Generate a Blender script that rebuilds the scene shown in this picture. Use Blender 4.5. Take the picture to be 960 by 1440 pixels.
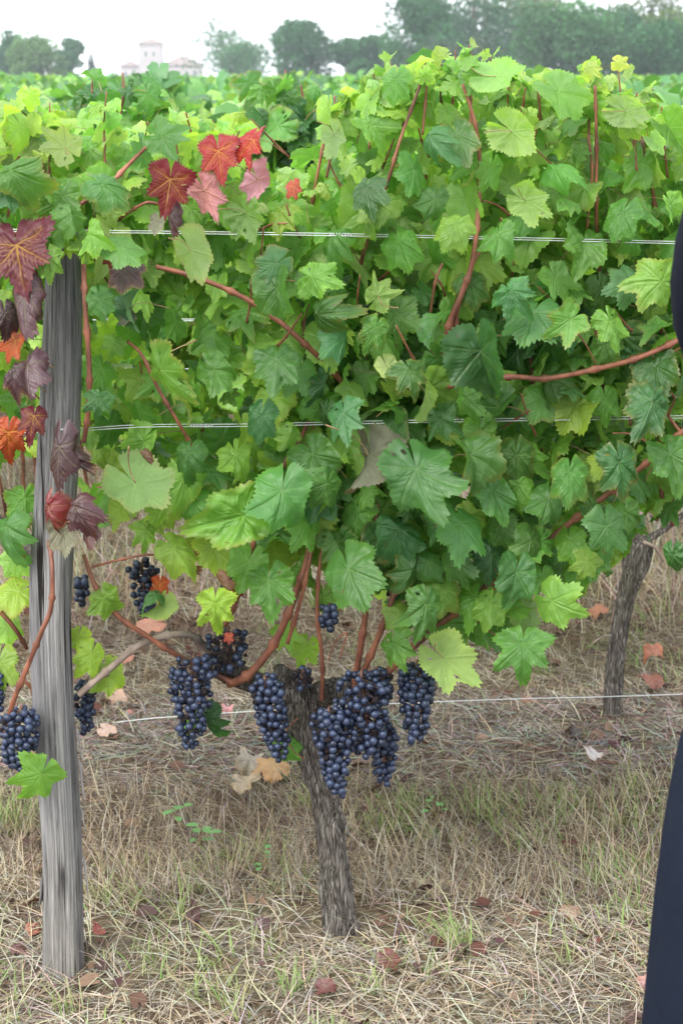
import bpy, bmesh, math, random
import numpy as np
from mathutils import Vector, Matrix, noise as mnoise

R = math.radians
rng = random.Random(11)
nrg = np.random.default_rng(11)
for o in list(bpy.data.objects):
    bpy.data.objects.remove(o)
SC = bpy.context.scene
COL = SC.collection

# ------------------------------------------------------------------ camera
EYE = Vector((0.0, 0.0, 1.55))
FPX = 2500.0                       # focal length in photo pixels (960 x 1440)
PITCH = math.atan(612.0 / FPX)
cam_d = bpy.data.cameras.new('camera')
cam_d.sensor_fit = 'VERTICAL'
cam_d.sensor_height = 24.0
cam_d.lens = FPX / 1440.0 * 24.0
cam_d.clip_start = 0.05
cam_d.clip_end = 3000.0
cam_d.dof.use_dof = True
cam_d.dof.focus_distance = 2.98
cam_d.dof.aperture_fstop = 6.3
cam = bpy.data.objects.new('camera', cam_d)
cam.location = EYE
cam.rotation_euler = (math.pi / 2 - PITCH, 0, 0)
COL.objects.link(cam)
SC.camera = cam

# ------------------------------------------------------------------ sky, sun, exposure
SUN_EL, SUN_ROT = R(52), R(212)
world = bpy.data.worlds.new('World')
SC.world = world
world.use_nodes = True
wn, wl = world.node_tree.nodes, world.node_tree.links
wn.clear()
sky = wn.new('ShaderNodeTexSky')
sky.sky_type = 'NISHITA'
sky.sun_disc = False
sky.sun_elevation = SUN_EL
sky.sun_rotation = SUN_ROT
sky.air_density = 1.2
sky.dust_density = 4.0
hs = wn.new('ShaderNodeHueSaturation')
hs.inputs['Saturation'].default_value = 0.45
cloud = wn.new('ShaderNodeMix'); cloud.data_type = 'RGBA'
cloud.inputs[0].default_value = 0.72
cloud.inputs[7].default_value = (13.3, 13.8, 14.6, 1)      # even overcast veil
bgn = wn.new('ShaderNodeBackground')
bgn.inputs['Strength'].default_value = 0.085
wo = wn.new('ShaderNodeOutputWorld')
wl.new(sky.outputs[0], hs.inputs['Color'])
wl.new(hs.outputs[0], cloud.inputs[6])
wl.new(cloud.outputs[2], bgn.inputs['Color'])
wl.new(bgn.outputs[0], wo.inputs['Surface'])

sun_d = bpy.data.lights.new('sun', 'SUN')
sun_d.energy = 1.15
sun_d.angle = R(30)
sun_d.color = (1.0, 0.96, 0.9)
sun = bpy.data.objects.new('sun', sun_d)
# light comes from high up, behind the camera's left shoulder
sdir = Vector((math.sin(SUN_ROT) * math.cos(SUN_EL), math.cos(SUN_ROT) * math.cos(SUN_EL), math.sin(SUN_EL)))
sun.rotation_euler = sdir.to_track_quat('Z', 'Y').to_euler()
sun.location = (0, 0, 30)
COL.objects.link(sun)

SC.view_settings.view_transform = 'Standard'
SC.view_settings.look = 'None'
SC.view_settings.exposure = 1.72
SC.view_settings.gamma = 1.0
SC.view_settings.use_curve_mapping = False
SC.render.engine = 'CYCLES'
SC.cycles.adaptive_threshold = 0.02
SC.cycles.max_bounces = 7
SC.cycles.diffuse_bounces = 3
SC.cycles.glossy_bounces = 2
SC.cycles.transmission_bounces = 4
SC.cycles.volume_bounces = 0
SC.cycles.use_denoising = True
SC.cycles.volume_step_rate = 4.0

# ------------------------------------------------------------------ helpers
cR = Vector((1, 0, 0))
cF = Vector((0, math.cos(PITCH), -math.sin(PITCH)))
cU = Vector((0, math.sin(PITCH), math.cos(PITCH)))

def at(px, py, Y):
    """world point at ground distance Y seen in direction of a photo pixel"""
    d = cF + cR * ((px - 480) / FPX) + cU * (-(py - 720) / FPX)
    return EYE + d * (Y / d.y)

def px_of(p):
    v = Vector(p) - EYE
    z = v.dot(cF)
    if z < 0.05:
        return (-9999, -9999)
    return (480 + FPX * v.dot(cR) / z, 720 - FPX * v.dot(cU) / z)

def depth(p):
    return (Vector(p) - EYE).dot(cF)

def link(o, parent=None):
    COL.objects.link(o)
    if parent is not None:
        o.parent = parent
    return o

def tag(o, label=None, cat=None, group=None, kind=None):
    if label: o['label'] = label
    if cat: o['category'] = cat
    if group: o['group'] = group
    if kind: o['kind'] = kind
    return o

def empty(name, loc=(0, 0, 0)):
    o = bpy.data.objects.new(name, None)
    o.location = loc
    o.empty_display_size = 0.05
    return link(o)

def mesh_np(name, V, F, mats=(), smooth=False, attrs=None, fmat=None):
    """V (n,3) array, F list/array of faces (all same length if array)"""
    me = bpy.data.meshes.new(name)
    V = np.asarray(V, dtype=np.float32)
    if isinstance(F, np.ndarray):
        k = F.shape[1]
        me.vertices.add(len(V)); me.vertices.foreach_set('co', V.ravel())
        me.loops.add(F.size); me.loops.foreach_set('vertex_index', F.astype(np.int32).ravel())
        me.polygons.add(len(F))
        me.polygons.foreach_set('loop_start', np.arange(0, F.size, k, dtype=np.int32))
        me.polygons.foreach_set('loop_total', np.full(len(F), k, dtype=np.int32))
        me.update(calc_edges=True)
    else:
        me.from_pydata([tuple(map(float, v)) for v in V], [], F)
    for m in mats: me.materials.append(m)
    if fmat is not None:
        me.polygons.foreach_set('material_index', np.asarray(fmat, dtype=np.int32))
    if smooth:
        me.polygons.foreach_set('use_smooth', np.ones(len(me.polygons), dtype=bool))
    if attrs:
        for nm, (typ, arr) in attrs.items():
            a = me.attributes.new(nm, typ, 'POINT')
            arr = np.asarray(arr, dtype=np.float32)
            a.data.foreach_set('color' if typ == 'FLOAT_COLOR' else ('vector' if typ == 'FLOAT_VECTOR' else 'value'), arr.ravel())
    me.validate()
    return me

def obj(name, me, parent=None):
    return link(bpy.data.objects.new(name, me), parent)

class MB:
    """collects boxes, tubes and other shapes into one mesh"""
    def __init__(s): s.V = []; s.F = []; s.M = []
    def add(s, V, F, m=0):
        b = len(s.V); s.V += [tuple(v) for v in V]
        s.F += [tuple(i + b for i in f) for f in F]; s.M += [m] * len(F)
    def box(s, x0, x1, y0, y1, z0, z1, m=0):
        V = [(x, y, z) for z in (z0, z1) for y in (y0, y1) for x in (x0, x1)]
        s.add(V, [(0, 2, 3, 1), (4, 5, 7, 6), (0, 1, 5, 4), (2, 6, 7, 3), (0, 4, 6, 2), (1, 3, 7, 5)], m)
    def tube(s, pts, rad, n=8, m=0, cap=True):
        V, F = tube_vf(pts, rad, n, cap); s.add(V, F, m)
    def build(s, name, mats, parent=None, smooth=False):
        me = mesh_np(name, s.V, s.F, mats, smooth, fmat=s.M)
        return obj(name, me, parent)

def catmull(pts, rads, sub=6):
    P = [Vector(p) for p in pts]
    if len(P) == 2: P = [P[0], P[0].lerp(P[1], .5), P[1]]; rads = [rads[0], (rads[0] + rads[1]) / 2, rads[1]]
    Q = [P[0] * 2 - P[1]] + P + [P[-1] * 2 - P[-2]]
    out, ro = [], []
    for i in range(1, len(Q) - 2):
        for k in range(sub):
            t = k / sub
            a, b, c, d = Q[i - 1], Q[i], Q[i + 1], Q[i + 2]
            out.append(.5 * ((2 * b) + (c - a) * t + (2 * a - 5 * b + 4 * c - d) * t * t + (3 * b - a - 3 * c + d) * t ** 3))
            ro.append(rads[i - 1] * (1 - t) + rads[i] * t)
    out.append(P[-1]); ro.append(rads[-1])
    return out, ro

def frames(pts):
    T = []
    for i in range(len(pts)):
        a, b = pts[max(i - 1, 0)], pts[min(i + 1, len(pts) - 1)]
        d = (Vector(b) - Vector(a))
        T.append(d.normalized() if d.length > 1e-9 else Vector((0, 0, 1)))
    n = T[0].orthogonal().normalized()
    fr = []
    for t in T:
        n = (n - t * n.dot(t))
        n = n.normalized() if n.length > 1e-6 else t.orthogonal().normalized()
        fr.append((n, t.cross(n)))
    return fr

def tube_vf(pts, rad, n=8, cap=True, disp=None):
    pts = [Vector(p) for p in pts]
    if not hasattr(rad, '__len__'): rad = [rad] * len(pts)
    fr = frames(pts); V, F = [], []
    for i, (p, (a, b)) in enumerate(zip(pts, fr)):
        for k in range(n):
            an = 2 * math.pi * k / n
            d = a * math.cos(an) + b * math.sin(an)
            r = rad[i] * (disp(i, an, p, d) if disp else 1.0)
            V.append(p + d * r)
    for i in range(len(pts) - 1):
        for k in range(n):
            k2 = (k + 1) % n
            F.append((i * n + k, i * n + k2, (i + 1) * n + k2, (i + 1) * n + k))
    if cap:
        F.append(tuple(range(n - 1, -1, -1)))
        F.append(tuple((len(pts) - 1) * n + k for k in range(n)))
    return V, F

# ------------------------------------------------------------------ materials
class NT:
    def __init__(s, name):
        s.m = bpy.data.materials.new(name); s.m.use_nodes = True
        s.n, s.l = s.m.node_tree.nodes, s.m.node_tree.links
        s.n.clear(); s.out = s.n.new('ShaderNodeOutputMaterial')
    def node(s, t, **kw):
        nd = s.n.new('ShaderNode' + t)
        for k, v in kw.items(): setattr(nd, k, v)
        return nd
    def set(s, sock, v):
        if hasattr(v, 'is_linked') or isinstance(v, bpy.types.NodeSocket): s.l.new(v, sock)
        else: sock.default_value = v
    def math(s, op, a, b=0.0, c=None, clamp=False):
        nd = s.node('Math', operation=op); nd.use_clamp = clamp
        s.set(nd.inputs[0], a); s.set(nd.inputs[1], b)
        if c is not None: s.set(nd.inputs[2], c)
        return nd.outputs[0]
    def mix(s, f, a, b, mode='MIX'):
        nd = s.node('Mix', data_type='RGBA', blend_type=mode)
        s.set(nd.inputs[0], f); s.set(nd.inputs[6], a); s.set(nd.inputs[7], b)
        return nd.outputs[2]
    def noise(s, vec, scale, detail=4, rough=.55, dist=0.0):
        nd = s.node('TexNoise'); nd.inputs['Scale'].default_value = scale
        nd.inputs['Detail'].default_value = detail; nd.inputs['Roughness'].default_value = rough
        nd.inputs['Distortion'].default_value = dist
        if vec is not None: s.l.new(vec, nd.inputs['Vector'])
        return nd.outputs['Fac']
    def ramp(s, f, stops):
        nd = s.node('ValToRGB'); cr = nd.color_ramp
        while len(cr.elements) < len(stops): cr.elements.new(.5)
        for e, (p, c) in zip(cr.elements, stops):
            e.position = p; e.color = (*c, 1) if len(c) == 3 else c
        s.set(nd.inputs[0], f); return nd.outputs[0]
    def mapping(s, vec, scale=(1, 1, 1), loc=(0, 0, 0)):
        nd = s.node('Mapping'); nd.inputs['Scale'].default_value = scale; nd.inputs['Location'].default_value = loc
        s.l.new(vec, nd.inputs['Vector']); return nd.outputs[0]
    def bump(s, h, strength=.5, dist=.002):
        nd = s.node('Bump'); nd.inputs['Strength'].default_value = strength; nd.inputs['Distance'].default_value = dist
        s.l.new(h, nd.inputs['Height']); return nd.outputs[0]
    def principled(s, col, rough=.6, spec=.3, normal=None, **kw):
        nd = s.node('BsdfPrincipled'); s.set(nd.inputs['Base Color'], col)
        s.set(nd.inputs['Roughness'], rough); s.set(nd.inputs['Specular IOR Level'], spec)
        if normal is not None: s.l.new(normal, nd.inputs['Normal'])
        for k, v in kw.items(): s.set(nd.inputs[k], v)
        return nd.outputs[0]
    def finish(s, sh):
        s.l.new(sh, s.out.inputs['Surface']); return s.m

def leaf_mat(name, joined=False, autumn=False, transl=0.46):
    t = NT(name)
    if joined == 'fine':
        tint = t.node('Attribute', attribute_name='tint').outputs['Color']
        off = t.node('Attribute', attribute_name='flat').outputs['Vector']; sc = 1.0
        vein = t.node('Attribute', attribute_name='vein').outputs['Fac']
        edge = t.node('Attribute', attribute_name='edge').outputs['Fac']
    elif joined:
        tint = t.node('Attribute', attribute_name='tint').outputs['Color']
        off = t.node('TexCoord').outputs['Object']; sc = 12.0
        vein = edge = None
    else:
        oi = t.node('ObjectInfo'); tint = oi.outputs['Color']; rnd = oi.outputs['Random']
        fl = t.node('Attribute', attribute_name='flat').outputs['Vector']
        ad = t.node('VectorMath', operation='ADD'); t.l.new(fl, ad.inputs[0])
        cb = t.node('CombineXYZ'); t.l.new(t.math('MULTIPLY', rnd, 37.0), cb.inputs[2]); t.l.new(cb.outputs[0], ad.inputs[1])
        off = ad.outputs[0]; sc = 1.0
        vein = t.node('Attribute', attribute_name='vein').outputs['Fac']
        edge = t.node('Attribute', attribute_name='edge').outputs['Fac']
    n1 = t.noise(off, 1.6 * sc, 3)
    n2 = t.noise(off, 14 * sc, 4)
    col = t.mix(t.math('MULTIPLY_ADD', n1, 1.1, -.15, clamp=True), t.mix(1.0, tint, (.74, .76, .82, 1), 'MULTIPLY'),
                t.mix(1.0, tint, (1.28, 1.2, 1.05, 1), 'MULTIPLY'))
    col = t.mix(t.math('MULTIPLY', n2, .35), col, t.mix(1.0, col, (.62, .66, .62, 1), 'MULTIPLY'))
    if vein is not None:
        if autumn:
            glow = t.math('MULTIPLY', t.math('POWER', vein, .7), t.math('SUBTRACT', 1.15, edge), clamp=True)
            col = t.mix(t.math('MULTIPLY', glow, t.math('MULTIPLY', n1, .75)), col, (.42, .26, .03, 1))
            col = t.mix(t.math('MULTIPLY', t.math('GREATER_THAN', edge, .93), .4), col, (.06, .008, .012, 1))
        else:
            e4 = t.math('POWER', edge, 6.0)
            col = t.mix(t.math('MULTIPLY', e4, t.math('MULTIPLY_ADD', n1, 1.2, -.35, clamp=True)), col, t.mix(1.0, col, (1.9, 1.45, .8, 1), 'MULTIPLY'))
            if not joined:
                old = t.math('MULTIPLY', t.math('MULTIPLY', t.math('GREATER_THAN', rnd, .80), t.math('POWER', edge, 9.0)), t.math('MULTIPLY_ADD', n1, 2.0, -.55, clamp=True))
                col = t.mix(old, col, (.24, .15, .05, 1))
            n3 = t.noise(off, 5.5, 2)
            spot = t.math('GREATER_THAN', n3, .735)
            col = t.mix(t.math('MULTIPLY', spot, .8), col, (.11, .06, .02, 1))
        vc = t.mix(.55, t.mix(1.0, col, (1.7, 1.55, 1.4, 1), 'MULTIPLY'), (.30, .38, .14, 1) if not autumn else (.45, .33, .08, 1))
        col = t.mix(t.math('MULTIPLY', vein, .27), col, vc)
    geo = t.node('NewGeometry')
    back = t.mix(.42, t.mix(1.0, col, (1.05, .98, .95, 1), 'MULTIPLY'), (.20, .26, .15, 1) if not autumn else (.42, .24, .25, 1))
    colf = t.mix(geo.outputs['Backfacing'], col, back)
    h = t.math('MULTIPLY_ADD', n2, .5, t.math('MULTIPLY', vein, -.6) if vein is not None else 0.0)
    nrm = t.bump(h, .35, .003)
    rough = t.math('MULTIPLY_ADD', n2, .22, .34)
    rough = t.math('MULTIPLY_ADD', geo.outputs['Backfacing'], .3, rough)
    p = t.principled(colf, rough, .28 if autumn else .5, nrm)
    tr = t.node('BsdfTranslucent')
    trc = t.mix(1.0, col, (1.75, 1.85, .95, 1) if not autumn else (2.0, 1.2, .9, 1), 'MULTIPLY')
    t.l.new(trc, tr.inputs['Color'])
    ms = t.node('MixShader'); ms.inputs[0].default_value = transl
    t.l.new(p, ms.inputs[1]); t.l.new(tr.outputs[0], ms.inputs[2])
    return t.finish(ms.outputs[0])

def mat_attr(name, rough=.7, spec=.2, transl=0.0, attr='tint', nscale=60.0):
    t = NT(name)
    c = t.node('Attribute', attribute_name=attr).outputs['Color']
    co = t.node('TexCoord').outputs['Object']
    n = t.noise(co, nscale, 2)
    c = t.mix(n, t.mix(1.0, c, (.75, .75, .75, 1), 'MULTIPLY'), t.mix(1.0, c, (1.2, 1.2, 1.2, 1), 'MULTIPLY'))
    p = t.principled(c, rough, spec)
    if transl:
        tr = t.node('BsdfTranslucent'); t.l.new(t.mix(1.0, c, (1.5, 1.4, .8, 1), 'MULTIPLY'), tr.inputs[0])
        ms = t.node('MixShader'); ms.inputs[0].default_value = transl
        t.l.new(p, ms.inputs[1]); t.l.new(tr.outputs[0], ms.inputs[2]); p = ms.outputs[0]
    return t.finish(p)

def mat_cane(name, c1, c2, rough=.5):
    t = NT(name); co = t.node('TexCoord').outputs['Object']
    n = t.noise(t.mapping(co, (1, 1, .35)), 45, 4); n2 = t.noise(co, 9, 3)
    c = t.mix(t.ramp(n, [(.35, (0, 0, 0)), (.65, (1, 1, 1))]), c1 + (1,), c2 + (1,))
    c = t.mix(t.ramp(n2, [(.45, (0, 0, 0)), (.7, (1, 1, 1))]), c, t.mix(1.0, c, (.55, .6, .62, 1), 'MULTIPLY'))
    return t.finish(t.principled(c, rough, .35, t.bump(n, .4, .002)))

def mat_bark():
    t = NT('vine_bark'); co = t.node('TexCoord').outputs['Object']
    wob = t.node('TexNoise'); wob.inputs['Scale'].default_value = 18; t.l.new(co, wob.inputs['Vector'])
    ad = t.node('VectorMath', operation='MULTIPLY_ADD'); t.l.new(wob.outputs['Color'], ad.inputs[0]); ad.inputs[1].default_value = (.022, .022, .02); t.l.new(co, ad.inputs[2])
    vo = t.node('TexVoronoi', feature='DISTANCE_TO_EDGE'); vo.inputs['Scale'].default_value = 150; t.l.new(t.mapping(ad.outputs[0], (1, 1, .09)), vo.inputs['Vector'])
    vo2 = t.node('TexVoronoi', feature='DISTANCE_TO_EDGE'); vo2.inputs['Scale'].default_value = 260; t.l.new(t.mapping(ad.outputs[0], (1, 1, .10)), vo2.inputs['Vector'])
    n = t.noise(t.mapping(co, (1, 1, .2)), 190, 6, .7); n2 = t.noise(co, 7, 4)
    h = t.math('MULTIPLY_ADD', vo.outputs['Distance'], 1.5, t.math('MULTIPLY_ADD', vo2.outputs['Distance'], .8, t.math('MULTIPLY', n, .55)))
    c = t.ramp(h, [(.24, (.022, .018, .016)), (.36, (.075, .064, .056)), (.58, (.135, .118, .104)), (.92, (.26, .238, .215))])
    moss = t.ramp(n2, [(.50, (0, 0, 0)), (.66, (1, 1, 1))])
    c = t.mix(t.math('MULTIPLY', moss, .35), c, t.mix(1.0, c, (.85, 1.0, .72, 1), 'MULTIPLY'))
    return t.finish(t.principled(c, .9, .12, t.bump(h, 1.0, .008)))

def mat_post():
    t = NT('weathered_post_wood'); co = t.node('TexCoord').outputs['Object']
    na = t.noise(t.mapping(co, (1, 1, .012)), 330, 4, .6)
    nb = t.noise(t.mapping(co, (1, 1, .09)), 90, 6, .7, .1)
    n = t.math('MULTIPLY_ADD', na, .62, t.math('MULTIPLY', nb, .40))
    n2 = t.noise(t.mapping(co, (1, 1, .10)), 26, 4, .6, .3)
    n3 = t.noise(co, 3.2, 3)
    c = t.ramp(n, [(.33, (.035, .033, .03)), (.41, (.15, .147, .138)), (.53, (.25, .246, .235)), (.70, (.38, .375, .36))])
    c = t.mix(t.ramp(n2, [(.40, (0, 0, 0)), (.68, (1, 1, 1))]), t.mix(1.0, c, (.62, .62, .66, 1), 'MULTIPLY'), c)
    crk = t.noise(t.mapping(co, (1, 1, .035)), 62, 3, .5, .2)
    c = t.mix(t.ramp(crk, [(.66, (0, 0, 0)), (.70, (1, 1, 1))]), c, (.018, .016, .014, 1))
    sp = t.node('SeparateXYZ'); t.l.new(co, sp.inputs[0])
    # upper part is darker and slightly greenish, lower part stained by soil
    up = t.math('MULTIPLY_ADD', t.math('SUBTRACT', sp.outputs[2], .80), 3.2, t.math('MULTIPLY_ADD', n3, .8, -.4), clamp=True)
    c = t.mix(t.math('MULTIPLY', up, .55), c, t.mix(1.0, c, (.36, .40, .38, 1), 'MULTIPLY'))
    lo = t.math('MULTIPLY_ADD', t.math('SUBTRACT', .30, sp.outputs[2]), 3.5, t.math('MULTIPLY_ADD', n3, .8, -.4), clamp=True)
    c = t.mix(t.math('MULTIPLY', lo, .55), c, t.mix(1.0, c, (.66, .58, .48, 1), 'MULTIPLY'))
    return t.finish(t.principled(c, .85, .15, t.bump(n, .9, .005)))

def mat_soil():
    t = NT('dry_soil'); co = t.node('TexCoord').outputs['Object']
    n = t.noise(co, 5, 6, .65); n2 = t.noise(co, 60, 5, .7); n3 = t.noise(co, .6, 3)
    c = t.ramp(n2, [(.30, (.045, .030, .026)), (.5, (.13, .095, .075)), (.68, (.24, .19, .145)), (.85, (.36, .30, .23))])
    c = t.mix(t.ramp(n, [(.42, (0, 0, 0)), (.62, (1, 1, 1))]), c, t.mix(1.0, c, (.80, .70, .66, 1), 'MULTIPLY'))
    c = t.mix(t.ramp(n3, [(.4, (0, 0, 0)), (.7, (1, 1, 1))]), c, t.mix(1.0, c, (.9, 1.1, .8, 1), 'MULTIPLY'))
    return t.finish(t.principled(c, .95, .05, t.bump(n2, .8, .01)))

def mat_grape(dry=False):
    t = NT('shrivelled_grape_skin' if dry else 'grape_skin_with_bloom')
    oi = t.node('ObjectInfo'); co = t.node('TexCoord').outputs['Object']
    ad = t.node('VectorMath', operation='ADD'); t.l.new(co, ad.inputs[0])
    cb = t.node('CombineXYZ'); t.l.new(t.math('MULTIPLY', oi.outputs['Random'], 51.0), cb.inputs[0]); t.l.new(cb.outputs[0], ad.inputs[1])
    n = t.noise(ad.outputs[0], 130, 3)
    n2 = t.noise(ad.outputs[0], 420, 2)
    if dry:
        c = t.mix(n, (.012, .010, .012, 1), (.05, .032, .035, 1))
        return t.finish(t.principled(c, .6, .3, t.bump(n, 1.0, .004)))
    skin = t.mix(oi.outputs['Random'], (.005, .007, .017, 1), (.012, .011, .026, 1))
    bl = t.math('MULTIPLY_ADD', n, 2.2, t.math('MULTIPLY_ADD', n2, .4, -.95), clamp=True)
    bl = t.math('MULTIPLY', bl, t.math('MULTIPLY_ADD', oi.outputs['Random'], .75, .30))
    c = t.mix(bl, skin, (.060, .100, .195, 1))
    return t.finish(t.principled(c, t.math('MULTIPLY_ADD', bl, .28, .30), .42))

def mat_plain(name, c, rough=.6, spec=.3, nscale=8.0, var=.15, metallic=0.0, bump=0.0):
    t = NT(name); co = t.node('TexCoord').outputs['Object']
    n = t.noise(co, nscale, 4)
    a = tuple(x * (1 - var) for x in c) + (1,); b = tuple(min(1, x * (1 + var)) for x in c) + (1,)
    nr = t.bump(n, bump, .01) if bump else None
    return t.finish(t.principled(t.mix(n, a, b), rough, spec, nr, Metallic=metallic))

M_LEAF = leaf_mat('vine_leaf')
M_AUT = leaf_mat('autumn_vine_leaf', autumn=True, transl=.16)
M_DEAD = leaf_mat('withered_vine_leaf', transl=.12)
M_LEAFJ = leaf_mat('vine_leaf_mass', joined=True, transl=.3)
M_LEAFF = leaf_mat('vine_leaf_mass_near', joined='fine')
M_PET = mat_cane('petiole', (.26, .22, .09), (.30, .13, .09))
M_CANE = mat_cane('reddish_cane', (.125, .042, .028), (.30, .115, .065))
M_CANEG = mat_cane('grey_cane', (.17, .125, .10), (.33, .26, .21), .8)
M_STALK = mat_cane('grape_stalk', (.10, .06, .035), (.16, .07, .05))
M_BARK = mat_bark()
M_POST = mat_post()
M_SOIL = mat_soil()
M_GRAPE = mat_grape()
M_DRYGRAPE = mat_grape(True)
M_WIRE = mat_plain('galvanised_wire', (.55, .56, .57), .38, .5, 40, .12, .75)
M_GRASS = mat_attr('grass_blade', .65, .2, .22)
M_LITTER = mat_attr('fallen_leaf_litter', .8, .1, .1)

# ------------------------------------------------------------------ ground
def ground_z(x, y):
    z = 0.018 * mnoise.noise((x * 1.7, y * 1.7, 3.1)) + 0.008 * mnoise.noise((x * 7, y * 7, 1.3))
    if y < 40:
        z += 0.02 * math.cos((y - 3.0) / 1.14 * 2 * math.pi)
    return z

def axis(lo, hi, a, b, step):
    c = list(np.arange(a, b + 1e-6, step)); s = step; v = b
    while v < hi: s *= 1.35; v += s; c.append(v)
    s = step; v = a
    while v > lo: s *= 1.35; v -= s; c.insert(0, v)
    return c
gx = axis(-900, 900, -2.2, 2.2, .045); gy = axis(-40, 1500, 1.6, 8.0, .045)
GV = [(x, y, ground_z(x, y) if (abs(x) < 8 and -3 < y < 40) else 0.0) for y in gy for x in gx]
nx = len(gx)
GF = np.array([(j * nx + i, j * nx + i + 1, (j + 1) * nx + i + 1, (j + 1) * nx + i) for j in range(len(gy) - 1) for i in range(nx - 1)])
ground = obj('ground', mesh_np('ground', GV, GF, [M_SOIL], True))
tag(ground, 'dry brown vineyard soil under straw and grass', kind='structure')

# ------------------------------------------------------------------ leaves
NCOL, TEETH = 184, 46
MAINV = [0.0, R(50), -R(50), R(106), -R(106)]
MAINL = [1.0, .86, .86, .66, .66]

def leaf_outline(th, lob, seed):
    r = random.Random(seed)
    a = abs(th)
    base = .80 - .22 * lob
    jit = [1 + r.uniform(-.14, .12) for _ in range(5)]
    v = base
    for (t0, L, w), j in zip(((0, 1.0, .40), (R(52), .93, .36), (-R(52), .93, .36), (R(106), .80, .42), (-R(106), .80, .42)), jit):
        d = (th - t0) / w
        v = max(v, base + (L * j - base) * math.exp(-d * d * (1.0 + .9 * lob)))
    bl = R(132)
    if a > bl:                                   # basal lobes and petiole sinus
        u = (a - bl) / (math.pi - bl)
        v = v * (1 - .12 * u)
        if u > .70: v *= max(.05, 1 - ((u - .70) / .30) ** 1.5)
    return v

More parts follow.
